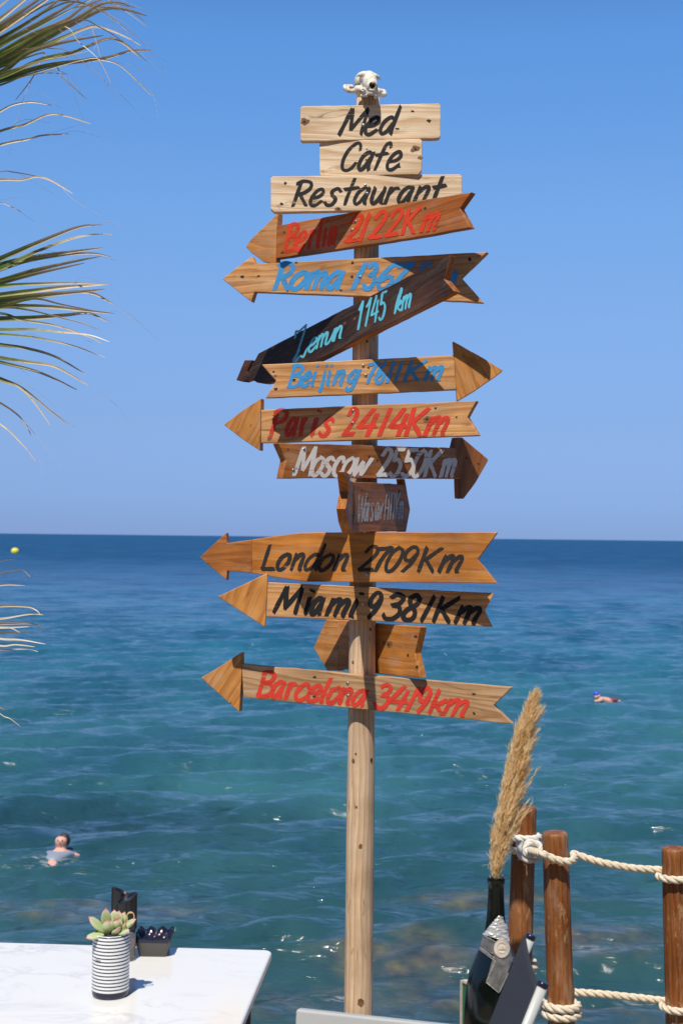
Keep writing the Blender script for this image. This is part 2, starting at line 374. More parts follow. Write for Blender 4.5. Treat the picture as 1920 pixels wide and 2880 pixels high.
    for (cx, cy, rx, ry) in ((3.25, 17.95, 1.0, .35), (3.75, 16.6, .6, .28), (.1, 15.9, .5, .12), (-4.55, 22.5, .6, .35)):
        mp = N(t, 'ShaderNodeMapping'); mp.inputs['Location'].default_value = (-cx / rx, -cy / ry, 0); mp.inputs['Scale'].default_value = (1 / rx, 1 / ry, 0); L(pos, mp.inputs[0])
        ln = N(t, 'ShaderNodeVectorMath', operation='LENGTH'); L(mp.outputs[0], ln.inputs[0])
        q = N(t, 'ShaderNodeMapRange', interpolation_type='SMOOTHSTEP'); q.inputs[1].default_value = 1.2; q.inputs[2].default_value = .1; L(ln.outputs['Value'], q.inputs[0])
        if fm is None: fm = q.outputs[0]
        else:
            mm = N(t, 'ShaderNodeMath', operation='MAXIMUM'); L(fm, mm.inputs[0]); L(q.outputs[0], mm.inputs[1]); fm = mm.outputs[0]
    fn = ramp(t, [(.5, (0,) * 3), (.68, (.75,) * 3)]); L(noise(5, (1, 2.5, 1), 7, .7), fn.inputs[0])
    ff = N(t, 'ShaderNodeMath', operation='MULTIPLY'); L(fm, ff.inputs[0]); L(fn.outputs[0], ff.inputs[1])
    c = mixc(t, ff.outputs[0], c, (.62, .64, .64))
    L(c, b.inputs['Base Color']); b.inputs['IOR'].default_value = 1.333; b.inputs['Specular IOR Level'].default_value = .38
    rr = N(t, 'ShaderNodeMapRange'); rr.inputs[1].default_value = 30; rr.inputs[2].default_value = 330; rr.inputs[3].default_value = .06; rr.inputs[4].default_value = .50
    L(sp_.outputs['Y'], rr.inputs[0]); L(rr.outputs[0], b.inputs['Roughness'])
    sl_ = N(t, 'ShaderNodeMapRange'); sl_.inputs[1].default_value = 60; sl_.inputs[2].default_value = 420; sl_.inputs[3].default_value = .38; sl_.inputs[4].default_value = .13
    L(sp_.outputs['Y'], sl_.inputs[0]); L(sl_.outputs[0], b.inputs['Specular IOR Level'])
    h1 = noise(1.7, (.7, 2.0, 1), 6, .62)
    bp = N(t, 'ShaderNodeBump', Strength=.5, Distance=.10); L(h1, bp.inputs['Height'])
    bp2 = N(t, 'ShaderNodeBump', Strength=.7, Distance=.75); L(noise(.46, (.55, 1.3, 1), 5, .6), bp2.inputs['Height']); L(bp.outputs[0], bp2.inputs['Normal'])
    bp3 = N(t, 'ShaderNodeBump', Strength=.8, Distance=3.4); L(noise(.085, (1, .6, 1), 5, .6), bp3.inputs['Height']); L(bp2.outputs[0], bp3.inputs['Normal'])
    bp4 = N(t, 'ShaderNodeBump', Strength=.5, Distance=9.0); L(noise(.02, (1, .5, 1), 4, .6), bp4.inputs['Height']); L(bp3.outputs[0], bp4.inputs['Normal'])
    L(bp4.outputs[0], b.inputs['Normal'])
    me.materials.append(mt)
    o = bpy.data.objects.new('sea', me); COL.objects.link(o); tag(o, kind='structure')
make_sea()
def skylight_blocker():  # invented unseen slope behind the camera, added to block skylight and deepen shadows
    mb = MB(); nx, ny = 60, 24; vs = []
    for j in range(ny + 1):
        for i in range(nx + 1):
            x = -45 + 90 * i / nx; f = j / ny; y = -5.5 - 30 * f
            z = -.02 + (21 * f ** .62 + 1.6 * mnoise.noise((x * .12, y * .12, 2)) * f + .5 * mnoise.noise((x * .6, y * .6, 5)) * min(1, f * 4))
            vs.append((x, y, z))
    mb.add(vs, [(j * (nx + 1) + i, (j + 1) * (nx + 1) + i, (j + 1) * (nx + 1) + i + 1, j * (nx + 1) + i + 1) for j in range(ny) for i in range(nx)], 0, True)
    tag(mb.build('skylight_blocker', simple('skylight blocker brown', (.10, .075, .045), .9, var=.5, scale=.8)), kind='structure')
skylight_blocker()
tb = MB(); tb.box((0, -.64, -.2), (9, 10.72, .4)); tb.box((0, 4.5, -2.6), (9, .4, 4.396))
tag(tb.build('terrace', simple('terrace stone', (.20, .165, .125), .8, var=.25, scale=6, bump=.3)), kind='structure')

# ------------------------------------------------------------------ brush lettering
GL = {
 'M': [[(0, 0), (.18, 1)], [(.2, 1), (.36, .2)], [(.36, .2), (.74, 1)], [(.74, 1), (.76, 0)]],
 'R': [[(.1, 0), (.17, .97)], [(0, .9), (.25, 1), (.56, .93), (.6, .72), (.42, .53), (.16, .47)], [(.24, .48), (.62, 0)]],
 'C': [[(.62, .74), (.58, .95), (.42, 1), (.16, .76), (.03, .4), (.09, .08), (.28, 0), (.46, .1), (.58, .28)]],
 'B': [[(.08, 0), (.1, 1)], [(.02, .95), (.3, 1), (.52, .88), (.45, .64), (.15, .53)], [(.15, .53), (.45, .5), (.6, .3), (.48, .07), (.2, 0), (.02, .04)]],
 'P': [[(.08, 0), (.12, .98)], [(0, .88), (.3, 1), (.56, .88), (.5, .6), (.15, .46)]],
 'L': [[(.06, 1), (.03, .05)], [(0, .03), (.5, .04)]],
 'W': [[(0, 1), (.08, 0)], [(.08, 0), (.36, .88)], [(.36, .88), (.42, 0)], [(.42, 0), (.76, 1)]],
 'Z': [[(0, .74), (.02, .94), (.2, .9), (.6, 1)], [(.6, 1), (.42, .6), (.14, .06)], [(.34, .3), (.05, .06), (.14, 0), (.4, .1), (.62, .02), (.8, .26)]],
 'K': [[(.06, 0), (.1, 1)], [(.66, 1), (.14, .46)], [(.2, .5), (.6, 0)]],
 'A': [[(0, 0), (.08, .8), (.24, 1), (.38, .9), (.4, 0)], [(.05, .45), (.4, .45)]],
 'N': [[(0, 0), (.04, 1)], [(.04, .98), (.4, .98)], [(.4, 1), (.36, 0)]],
 'a': [[(.5, .58), (.34, .66), (.12, .5), (.03, .2), (.12, .02), (.28, .1), (.46, .45)], [(.53, .66), (.46, .2), (.5, 0)]],
 'c': [[(.45, .5), (.38, .66), (.2, .6), (.04, .3), (.1, .04), (.28, 0), (.45, .15)]],
 'd': [[(.45, .56), (.3, .66), (.1, .48), (.03, .2), (.12, .02), (.28, .1), (.44, .42)], [(.54, 1.08), (.46, .3), (.46, 0)]],
 'e': [[(.1, .3), (.32, .36), (.45, .5), (.36, .66), (.18, .58), (.04, .3), (.08, .06), (.25, 0), (.48, .18)]],
 'f': [[(.56, .84), (.5, 1), (.36, .92), (.26, .5), (.18, 0)], [(.05, .55), (.5, .62)]],
 'g': [[(.45, .56), (.3, .66), (.1, .48), (.04, .25), (.14, .08), (.3, .2), (.44, .5)], [(.52, .66), (.42, .1), (.32, -.22), (.12, -.28), (.02, -.14)]],
 'i': [[(.1, .66), (.06, .12), (.1, 0)], [(.15, .95), (.19, .88)]],
 'j': [[(.27, .66), (.2, 0), (.1, -.25), (-.06, -.2)], [(.32, .95), (.36, .88)]],
 'k': [[(.06, 0), (.1, 1)], [(.46, .62), (.14, .28)], [(.2, .34), (.46, 0)]],
 'h': [[(.02, 0), (.08, .5), (.22, 1), (.28, .9), (.1, .3), (.02, 0)], [(.06, .22), (.26, .5), (.34, .38), (.16, .26), (.36, .04), (.44, .12)]],
 'l': [[(.1, 1), (.05, .12), (.12, 0)]],
 'm': [[(.06, .66), (.02, 0)], [(.05, .4), (.2, .64), (.3, .58), (.28, 0)], [(.3, .4), (.46, .64), (.57, .56), (.53, .1), (.58, 0)]],
 'n': [[(.06, .66), (.02, 0)], [(.05, .38), (.22, .64), (.36, .58), (.33, .1), (.4, 0)]],
 'o': [[(.32, .66), (.12, .52), (.03, .25), (.1, .02), (.27, .04), (.43, .32), (.42, .58), (.28, .66)]],
 'r': [[(.08, .66), (.03, 0)], [(.06, .36), (.2, .6), (.38, .62)]],
 's': [[(.44, .54), (.3, .66), (.14, .54), (.2, .38), (.34, .24), (.28, .03), (.12, 0), (0, .12)]],
 't': [[(.26, 1.05), (.18, .3), (.18, 0)], [(0, .62), (.5, .7)]],
 'u': [[(.06, .66), (.04, .2), (.12, .02), (.28, .12), (.42, .5)], [(.46, .66), (.42, .15), (.48, 0)]],
 'w': [[(.02, .64), (.06, .06)], [(.06, .04), (.3, .5)], [(.3, .5), (.32, .06)], [(.32, .04), (.6, .64)]],
 '0': [[(.32, 1), (.12, .78), (.03, .35), (.12, .02), (.3, .05), (.46, .4), (.48, .82), (.28, 1)]],
 '1': [[(.12, 1), (.1, 0)]], '!': [[(0, .72), (.1, 1)], [(.1, 1), (.1, 0)]],
 '2': [[(.05, .76), (.2, 1), (.42, .95), (.44, .7), (.22, .32), (.0, .05)], [(0, .05), (.5, .06)]],
 '3': [[(.08, .86), (.25, 1), (.46, .88), (.4, .65), (.2, .54)], [(.2, .54), (.42, .5), (.5, .25), (.35, .02), (.12, .02), (0, .18)]],
 '4': [[(.28, 1), (.02, .32)], [(.02, .32), (.52, .36)], [(.42, .8), (.36, 0)]],
 '5': [[(.12, 1), (.5, 1)], [(.12, 1), (.08, .58)], [(.08, .58), (.3, .62), (.46, .4), (.36, .08), (.15, 0), (0, .12)]],
 '6': [[(.42, 1), (.2, .75), (.04, .35), (.1, .05), (.28, 0), (.46, .2), (.42, .42), (.25, .46), (.08, .28)]],
 '7': [[(0, .9), (.5, .97)], [(.5, 1), (.25, .5), (.15, 0)]],
 '8': [[(.44, .86), (.3, 1), (.12, .85), (.2, .6), (.42, .35), (.4, .08), (.2, 0), (.04, .18), (.14, .42), (.4, .65), (.46, .88)]],
 '9': [[(.42, .72), (.3, .48), (.12, .5), (.06, .75), (.2, 1), (.38, .98), (.46, .75), (.36, .35), (.15, 0)]],
}
def stroke_outline(pts, wd, rg):
    """flat brush stroke: left/right offset points in 2-D with ragged width"""
    c = catmull([Vector((p[0], p[1], 0)) for p in pts], 9 if len(pts) > 2 else 10)
    n = len(c); L_, R_ = [], []
    ph = rg.uniform(0, 9); sk = rg.choice((-1, 1, 1)) * rg.uniform(.5, 1.2)
    for i, p in enumerate(c):
        t = (c[min(i + 1, n - 1)] - c[max(i - 1, 0)]); t.normalize(); nn = Vector((-t.y, t.x, 0))
        s = i / (n - 1); e = min(s, 1 - s) * 2
        k = .5 * wd * (.84 + .16 * min(1, e * 5)) * (1 + .07 * math.sin(9 * s + ph) + rg.uniform(-.04, .04))
        q = p
        if i == 0: q = p - t * wd * .22
        if i == n - 1: q = p + t * wd * .22
        skew = t * wd * (.24 * sk if i in (0, n - 1) else .10 * sk if i in (1, n - 2) else 0)
        L_.append(q + nn * k + skew); R_.append(q - nn * k - skew)
    return L_, R_
def lettering(name, fr, groups, wd, board, plane, mat, slant=.28, label=None):
    p0, n = plane; mb = MB(); rg = random.Random(name + str(groups)[:30]); layer = 0
    for (bl0, bl1, h0, h1, letters) in groups:
        for (ch, xl, xr) in letters:
            f = ((xl + xr) / 2 - bl0[0]) / (bl1[0] - bl0[0] + 1e-6)
            h = h0 + (h1 - h0) * f; slope = (bl1[1] - bl0[1]) / (bl1[0] - bl0[0] + 1e-6)
            st = [[(x + slant * y, y) for x, y in s] for s in GL[ch]]
            xs = [p[0] for s in st for p in s]; a, b = min(xs), max(xs)
            inner = max((xr - xl) - wd * .9, wd * .15) if b - a > .05 else 0
            for s in st:
                pts = []
                for x, y in s:
                    X = xl + wd * .45 + ((x - a) / (b - a) if b - a > .05 else .5) * inner + rg.uniform(-1, 1) * wd * .03
                    Y = bl0[1] + slope * (X - bl0[0]) - y * h + rg.uniform(-1, 1) * wd * .03
                    pts.append((X, Y))
                if ch in 'ij' and len(s) == 2: pts = [pts[0], ((pts[0][0] + pts[1][0]) / 2, (pts[0][1] + pts[1][1]) / 2)]
                Lp, Rp = stroke_outline(pts, wd * .90 * rg.uniform(.9, 1.08), rg)
                layer += 1; vs = []; m_ = len(Lp)
                for i in range(m_):
                    off = n * (.0005 + layer * .00003 + i * .000001)
                    for q in (Lp[i], Rp[i]):
                        vs.append(on_plane(*px(fr, q.x, q.y), p0, n) + off)
                mb.add(vs, [(2 * i, 2 * i + 1, 2 * i + 3, 2 * i + 2) for i in range(m_ - 1)])
    o = mb.build(name, mat, board)
    if label: o['label'] = label
    return o

# ------------------------------------------------------------------ signpost
PD = 4.0
POLE = at(1021.5, 1511, PD); PX, PY = POLE.x, POLE.y
PR0, PR1 = .0405, .0345
ZTOP = at(1033, 276, PD).z
post = empty('signpost', Vector((PX, PY, 0)), 'tall wooden signpost stacked with hand-painted direction boards in front of the sea', 'signpost')
def pole_r(z): return PR0 + (PR1 - PR0) * max(0, min(1, z / ZTOP))
pm = MB(); prof = [(PR0 + (PR1 - PR0) * i / 60 - (.003 if i == 60 else 0), ZTOP * i / 60) for i in range(61)]
pm.lathe((PX, PY, 0), prof, 56, jit=lambda q, z: .0011 * mnoise.noise((math.cos(q) * 2, math.sin(q) * 2, z * 3)))
for (u, v, rr, mi) in ((993, 2140, .007, 2), (1044, 2138, .006, 1), (1013, 2380, .007, 2), (1014, 2819, .011, 2), (1000, 2120, .003, 1), (981, 1800, .005, 2), (992, 1862, .005, 2), (1041, 1770, .006, 2), (1002, 2270, .004, 2), (1048, 733, .006, 1), (1032, 960, .004, 1)):
    D = PY - math.sqrt(max(1e-6, pole_r(.9) ** 2 - (at(u, v, PD - .03).x - PX) ** 2))
    c = at(u, v, D - .0006); nrm = Vector((c.x - PX, c.y - PY, 0)).normalized(); tx_ = Vector((0, 0, 1)).cross(nrm)
    ring = [c + nrm * .0008]
    for k in range(14):
        q = 6.283 * k / 14; e = rr * random.uniform(.8, 1.15)
        pp = c + tx_ * math.cos(q) * e * .8 + Vector((0, 0, 1)) * math.sin(q) * e
        d2 = Vector((pp.x - PX, pp.y - PY, 0)); rad_ = pole_r(pp.z) + .0012
        ring.append(Vector((PX, PY, pp.z)) + d2.normalized() * rad_)
    pm.add(ring, [(0, k + 1, (k + 1) % 14 + 1) for k in range(14)], mi)
pole_o = pm.build('pole', [M_POLE, M_HOLE, M_KNOT], post)
for p_ in pole_o.data.polygons: pass
screw_me = None
def screw(board, p, n):
    global screw_me
    if screw_me is None:
        s = MB(); s.lathe((0, 0, 0), [(.0045, 0), (.0045, .0008), (.0036, .0016), (.001, .0010)], 14)
        s.box((0, 0, .0016), (.0042, .0009, .0006), mi=1)
        t_ = s.build('screw', [M_STEEL, M_HOLE], None, Matrix.Identity(4)); screw_me = t_.data; bpy.data.objects.remove(t_)
    o = bpy.data.objects.new('screw', screw_me); COL.objects.link(o)
    Mw = Matrix.Translation(p + n * .0003) @ n.to_track_quat('Z', 'Y').to_matrix().to_4x4() @ Matrix.Rotation(random.uniform(0, 3), 4, 'Z')
    W[o.name] = Mw; o.parent = board; o.matrix_basis = base(board).inverted() @ Mw
def slab(name, fr, poly, plane, t, mat, parent, tilt=0, knots=(), grain=0, chamfer=.0018, wob=.00035, label=None, edge=None):
    """board cut from a photo outline lying in its own plane, given real thickness t behind the face"""
    p0, n = plane
    xa = Vector((0, 0, 1)).cross(-n).normalized() * -1
    xa = Vector((-n.y, n.x, 0)).normalized() if True else xa
    if xa.x < 0: xa = -xa
    za = Vector((0, 0, 1))
    P = [on_plane(*px(fr, x, y), p0, n) for x, y in poly]
    c = sum(P, Vector()) / len(P)
    ang = tilt + grain
    X = xa * math.cos(ang) + za * math.sin(ang); Yv = -n; Z = X.cross(Yv)
    M = Matrix.Identity(4)
    for i, q in enumerate((X, Yv, Z)):
        for j in range(3): M[j][i] = q[j]
    M.translation = c
    Mi = M.inverted(); L2 = [Mi @ p for p in P]
    area = sum(a.x * b.z - b.x * a.z for a, b in zip(L2, L2[1:] + L2[:1]))
    if area < 0: L2 = L2[::-1]
    out = []
    for a, b in zip(L2, L2[1:] + L2[:1]):
        k = max(1, int((b - a).length / .022))
        nn = Vector((-(b - a).z, 0, (b - a).x)).normalized()
        for i in range(k):
            p = a.lerp(b, i / k)
            if i: p = p + nn * wob * random.gauss(0, 1)
            out.append(p)
    mb = MB(); m_ = len(out)
    mb.v = [tuple(M @ Vector((p.x, 0, p.z))) for p in out] + [tuple(M @ Vector((p.x, t, p.z))) for p in out]
    mb.f = [tuple(range(m_)), tuple(range(2 * m_ - 1, m_ - 1, -1))] + [(i, m_ + i, m_ + (i + 1) % m_, (i + 1) % m_) for i in range(m_)]
    mb.mi = [0, 0] + [3 if edge else 0] * (len(mb.f) - 2); mb.sm = [False] * len(mb.f)
    for (x, y, r_, mi) in knots:
        cc = on_plane(*px(fr, x, y), p0, n); kk = 12; e_ = random.uniform(.7, 1.1)
        ring = [cc + n * .0004] + [cc + n * .0004 + (X * math.cos(6.283 * k / kk) * 1.35 + za * math.sin(6.283 * k / kk) * e_) * r_ * (.72 if mi == 1 else 1) * random.uniform(.6, 1.35) for k in range(kk)]
        mb.add(ring, [(0, k + 1, (k + 1) % kk + 1) for k in range(kk)], mi)
        if mi == 2 and r_ > .006:
            ring = [cc + n * .0006] + [cc + n * .0006 + (X * math.cos(6.283 * k / kk) + za * math.sin(6.283 * k / kk)) * r_ * .42 * random.uniform(.7, 1.2) for k in range(kk)]
            mb.add(ring, [(0, k + 1, (k + 1) % kk + 1) for k in range(kk)], 1)
    o = mb.build(name, [mat, M_HOLE, M_KNOT] + ([edge] if edge else []), parent, M)
    bevel(o, chamfer)
    if label: o['label'] = label
    return o
def plane_of(yaw, t, v, back=False, extra=0):
    """face plane of a board screwed to the pole; yaw > 0 brings its right end nearer"""
    y = R(yaw); n = Vector((-math.sin(y), -math.cos(y), 0)); z = at(1021, v, PD).z
    d = pole_r(z) + extra
    return (Vector((PX, PY, z)) + n * (-d if back else d + t), n)
KN = .0028
# --- three pale boards on top
B_ = []
pl = plane_of(0, .026, 343)
o = slab('name_board', 'A', [(98, 72), (112, 66), (1468, 38), (1482, 44), (1490, 60), (1490, 370), (1470, 388), (112, 416), (96, 410), (90, 398), (88, 90)], pl, .026, M_PALE, post, knots=((1212, 118, .005, 1), (1375, 213, .006, 1), (1058, 294, .0055, 1), (128, 225, .010, 2)), label='pale board reading Med')
lettering('lettering', 'A', [((460, 354), (1000, 344), 254, 254, [('M', 455, 785), ('e', 720, 890), ('d', 870, 1110)])], 44, o, pl, P_BLACK)
screw(o, on_plane(*px('A', 720, 258), *pl), pl[1])
pl = plane_of(4, .026, 443)
o = slab('name_board', 'A', [(278, 440), (300, 415), (1286, 394), (1304, 412), (1300, 712), (1268, 748), (302, 766), (282, 745)], pl, .026, M_PALE, post, knots=((1238, 497, .009, 2), (752, 498, KN, 1), (748, 602, .004, 1), (1078, 676, .005, 1), (1288, 585, .006, 2)), label='pale board reading Cafe, shortest of the three')
lettering('lettering', 'A', [((490, 712), (1100, 700), 270, 265, [('C', 490, 708), ('a', 655, 838), ('f', 815, 1012), ('e', 940, 1112)])], 42, o, pl, P_BLACK)
pl = plane_of(0, .027, 543)
o = slab('name_board', 'R', [(237, 670), (248, 658), (1278, 647), (1290, 658), (1292, 825), (1280, 838), (256, 856), (238, 838)], pl, .027, M_PALE, post, knots=((318, 695, .005, 1), (298, 811, .006, 1), (610, 838, .007, 2)), label='pale board reading Restaurant')
lettering('lettering', 'A', [((0, 1068), (1560, 1026), 248, 240, [('R', -5, 212), ('e', 172, 335), ('s', 312, 512), ('t', 512, 690), ('a', 612, 800), ('u', 782, 958), ('r', 915, 1092), ('a', 1052, 1238), ('n', 1200, 1392), ('t', 1398, 1562)])], 42, o, pl, P_BLACK)
for q in ((738, 862), (757, 943)): screw(o, on_plane(*px('A', *q), *pl), pl[1])

def arrow(fr, shaft, head, yaw, t, vmid, mat, hmat, word, groups, wd, pmat, knots=(), hknots=(), screws=(), tilt=0, back=False, extra=0, hgrain=0, slant=.28, label=None):
    pl = plane_of(yaw, t, vmid, back, extra)
    o = slab('direction_board', fr, shaft, pl, t, mat, post, tilt, knots, label=label, edge=M_BROWN if mat is M_DARK else None)
    if head: slab('arrowhead', fr, head, pl, t, hmat, o, tilt, hknots, grain=hgrain)
    if groups:
        for gs in ([groups] if len(groups) < 3 else [groups[:2]] + [[q] for q in groups[2:]]): lettering('lettering', fr, gs, wd, o, pl, pmat, slant)
    for q in screws: screw(o, on_plane(*px(fr, *q), *pl), pl[1])
    return o
arrow('B', [(224, 266), (880, 146), (1487, 46), (1412, 152), (1482, 276), (1100, 345), (700, 406), (222, 478)],
      [(25, 402), (60, 352), (234, 182), (224, 330), (219, 516), (140, 500), (60, 440)], 36, .024, 600, M_RUST, M_HEAD, 'Berlin',
      [((262, 438), (1250, 290), 175, 158, [('B', 262, 378), ('e', 335, 428), ('r', 420, 492), ('l', 480, 530), ('i', 518, 566), ('n', 548, 618), ('2', 662, 790), ('1', 752, 842), ('2', 815, 946), ('2', 920, 1048), ('K', 1028, 1172), ('m', 1150, 1288)])], 27, P_RED,
      knots=((275, 308, .004, 1), (348, 362, .005, 1), (1188, 150, .005, 1), (1276, 208, .006, 1), (1172, 292, .006, 1), (762, 342, .005, 1), (265, 437, .007, 1)), screws=((714, 292), (735, 238)), tilt=R(7), hgrain=R(-14), label='orange arrow board reading Berlin 2122Km in red')
arrow('C', [(195, 85), (528, 68), (860, 51), (1506, 17), (1356, 162), (1482, 304), (845, 269), (192, 244), (174, 300), (96, 238), (10, 170), (92, 105), (178, 42)],
      None, 19, .024, 785, M_TAN, M_TAN, 'Roma',
      [((298, 228), (1330, 222), 146, 140, [('R', 294, 422), ('o', 388, 504), ('m', 470, 612), ('a', 590, 708), ('1', 734, 832), ('3', 796, 898), ('6', 880, 1008), ('7', 962, 1108), ('1', 1085, 1160), ('K', 1130, 1260), ('m', 1225, 1340)])], 31, P_BLUE,
      knots=((123, 158, .006, 1), (215, 153, .005, 1), (428, 78, .004, 1), (745, 77, .005, 1), (480, 170, .004, 1), (378, 238, .004, 1), (680, 235, .005, 1), (742, 158, .005, 1), (1408, 60, .006, 1), (972, 158, .004, 1)), screws=((788, 160),), tilt=R(1), label='tan arrow board reading Roma 1367Km in blue')
arrow('C', [(215, 590), (480, 452), (1296, 36), (1262, 172), (1320, 240), (1262, 272), (525, 643), (330, 742), (246, 763), (205, 756), (178, 738), (148, 745), (160, 690)],
      [(136, 629), (178, 629), (150, 690), (166, 738), (126, 752), (88, 742)], 46, .026, 880, M_DARK, M_DARK, 'Zemun',
      [((412, 640), (500, 598), 176, 176, [('Z', 408, 498)]), ((495, 588), (690, 500), 104, 104, [('e', 495, 550), ('m', 538, 612), ('u', 590, 654), ('n', 636, 692)]),
       ((778, 456), (945, 384), 148, 146, [('!', 772, 812), ('!', 814, 858), ('4', 846, 898), ('5', 890, 946)]), ((980, 368), (1080, 326), 128, 110, [('h', 978, 1030), ('m', 1018, 1082)])], 13, P_CYAN,
      knots=((702, 420, .005, 2), (758, 394, .004, 2), (818, 425, .004, 2)), tilt=R(19), slant=.2, label='charred dark slanting board reading Zemun 1145 km in light blue')
arrow('C', [(234, 654), (780, 628), (1318, 601), (1332, 796), (760, 822), (255, 842), (315, 745)],
      [(1312, 522), (1450, 598), (1594, 686), (1590, 694), (1440, 800), (1336, 862), (1326, 700)], 0, .024, 1010, M_TAN, M_HEAD, 'Beijing',
      [((375, 782), (1255, 740), 122, 112, [('B', 372, 474), ('e', 452, 518), ('i', 510, 560), ('j', 545, 610), ('i', 596, 640), ('n', 628, 708), ('g', 700, 798), ('7', 820, 902), ('6', 872, 946), ('1', 930, 990), ('1', 975, 1036), ('K', 1028, 1172), ('m', 1142, 1264)])], 22, P_BLUE,
      knots=((300, 695, .004, 1), (310, 718, .004, 2), (416, 740, .005, 1), (312, 793, .005, 1), (835, 672, .004, 1)), hknots=((1370, 608, .004, 1),), screws=((820, 716), (806, 662)), tilt=R(2.5), hgrain=R(-70), label='tan arrow board pointing right reading Beijing 7611Km in blue')
arrow('D', [(229, 106), (820, 79), (1446, 55), (1394, 148), (1460, 251), (820, 276), (228, 293)],
      [(18, 190), (120, 112), (228, 41), (226, 180), (222, 337), (110, 262)], 22, .024, 1185, M_TAN, M_HEAD, 'Paris',
      [((275, 253), (1290, 249), 148, 152, [('P', 272, 388), ('a', 362, 448), ('r', 438, 500), ('i', 508, 574), ('s', 545, 652), ('2', 684, 784), ('4', 768, 896), ('1', 884, 972), ('4', 946, 1066), ('K', 1034, 1190), ('m', 1142, 1298)])], 28, P_RED2,
      knots=((1165, 160, .010, 2), (278, 268, .006, 2), (1214, 97, .004, 1), (1332, 148, .003, 1), (302, 137, .004, 1)), hknots=((172, 195, .0045, 1), (97, 234, .0045, 1)), screws=((748, 112), (745, 182)), tilt=R(1.5), hgrain=R(60), label='tan arrow board reading Paris 2414Km in red')
arrow('D', [(328, 294), (690, 303), (1326, 321), (1352, 496), (690, 492), (348, 494), (370, 390)],
      [(1366, 262), (1440, 325), (1512, 386), (1510, 396), (1440, 520), (1374, 609), (1356, 606), (1352, 496), (1326, 321), (1340, 262)], -40, .026, 1292, M_BROWN, M_BROWN, 'Moscow',
      [((405, 476), (1330, 484), 158, 146, [('M', 404, 548), ('o', 508, 592), ('s', 556, 652), ('c', 630, 706), ('o', 680, 768), ('w', 742, 866), ('2', 876, 974), ('5', 944, 1050), ('5', 1012, 1124), ('0', 1078, 1174), ('K', 1140, 1262), ('m', 1232, 1334)])], 25, P_WHITE,
      knots=((382, 330, .004, 2), (1386, 378, .005, 1), (1455, 410, .004, 1), (840, 370, .004, 1), (886, 392, .004, 1)), screws=((472, 330), (412, 447)), tilt=R(-1), hgrain=R(75), label='brown arrow board pointing right reading Moscow 2550Km in white')
# foreshortened board: Warsaw
plw = plane_of(-62, .024, 1425)
ow = slab('direction_board', 'G', [(400, 308), (760, 322), (1212, 350), (1212, 1082), (800, 1096), (386, 1112), (428, 830)], plw, .024, M_BROWN, post, 0, ((540, 450, .004, 1), (635, 560, .004, 1), (1125, 460, .006, 1)), label='dark brown board seen at a steep angle, reading Warsaw in grey white')
slab('arrowhead', 'G', [(1200, 262), (1222, 268), (1304, 745), (1240, 1096), (1200, 1096), (1212, 1082), (1212, 350)], plw, .024, M_BROWN, ow)
lettering('lettering', 'G', [((480, 938), (1190, 884), 440, 400, [('W', 476, 632), ('a', 568, 640), ('r', 620, 692), ('s', 662, 738), ('a', 742, 812), ('w', 790, 884), ('A', 880, 978), ('N', 972, 1070), ('K', 1056, 1146), ('m', 1112, 1198)])], 24, ow, plw, P_GREYW, slant=.16)
# board running towards the camera, seen on its end
def end_on():
    d = Vector((PX - .028 - .0015, PY - .03 - 3.645, 0)); d = -d.normalized(); n = Vector((d.y, -d.x, 0))
    c = Vector((PX - .028, PY - .03, 0))
    ze = lambda v: at(975, v, 3.66).z
    pr = [(.0, ze(1352)), (.24, ze(1348)), (.24, ze(1331)), (.352, ze(1329)), (.285, ze(1385)), (.356, ze(1432)), (.30, ze(1470)), (.20, ze(1499)), (.0, ze(1492))]
    M = Matrix.Identity(4); Z = Vector((0, 0, 1)); Yv = d.cross(Z) * -1
    for i, q in enumerate((d, Yv, Z)):
        for j in range(3): M[j][i] = q[j]
    if M.to_3x3().determinant() < 0:
        for j in range(3): M[j][1] *= -1
    M.translation = Vector((c.x, c.y, ze(1420)))
    mb = MB(); k = len(pr); z0 = ze(1420)
    mb.v = [tuple(M @ Vector((a, -.012, z - z0))) for a, z in pr] + [tuple(M @ Vector((a, .012, z - z0))) for a, z in pr]
    mb.f = [tuple(range(k)), tuple(range(2 * k - 1, k - 1, -1))] + [(i, k + i, k + (i + 1) % k, (i + 1) % k) for i in range(k)]
    mb.mi = [0] * len(mb.f); mb.sm = [False] * len(mb.f)
    o = mb.build('direction_board', [M_BROWN], post, M); bevel(o)
    bm = bmesh.new(); bm.from_mesh(o.data); bmesh.ops.recalc_face_normals(bm, faces=bm.faces); bm.to_mesh(o.data); bm.free()
    o['label'] = 'brown board pointing at the viewer, seen on its notched end'
end_on()
arrow('E', [(285, 68), (400, 50), (540, 32), (1100, 30), (1528, 31), (1428, 168), (1526, 289), (1000, 285), (560, 281), (386, 256), (285, 237)],
      [(22, 158), (84, 98), (156, 33), (160, 86), (285, 68), (285, 237), (160, 226), (157, 273), (84, 212)], 12, .024, 1568, M_ORANGE, M_BROWN, 'London',
      [((328, 220), (1340, 232), 124, 122, [('L', 326, 408), ('o', 408, 488), ('n', 474, 558), ('d', 546, 668), ('o', 618, 708), ('n', 690, 780), ('2', 816, 932), ('7', 902, 1004), ('0', 958, 1060), ('9', 1038, 1134), ('K', 1118, 1260), ('m', 1222, 1360)])], 22, P_BLACK,
      knots=((868, 240, .005, 1), (738, 155, .003, 1)), screws=((866, 243),), tilt=0, label='long orange arrow board reading London 2709Km in black')
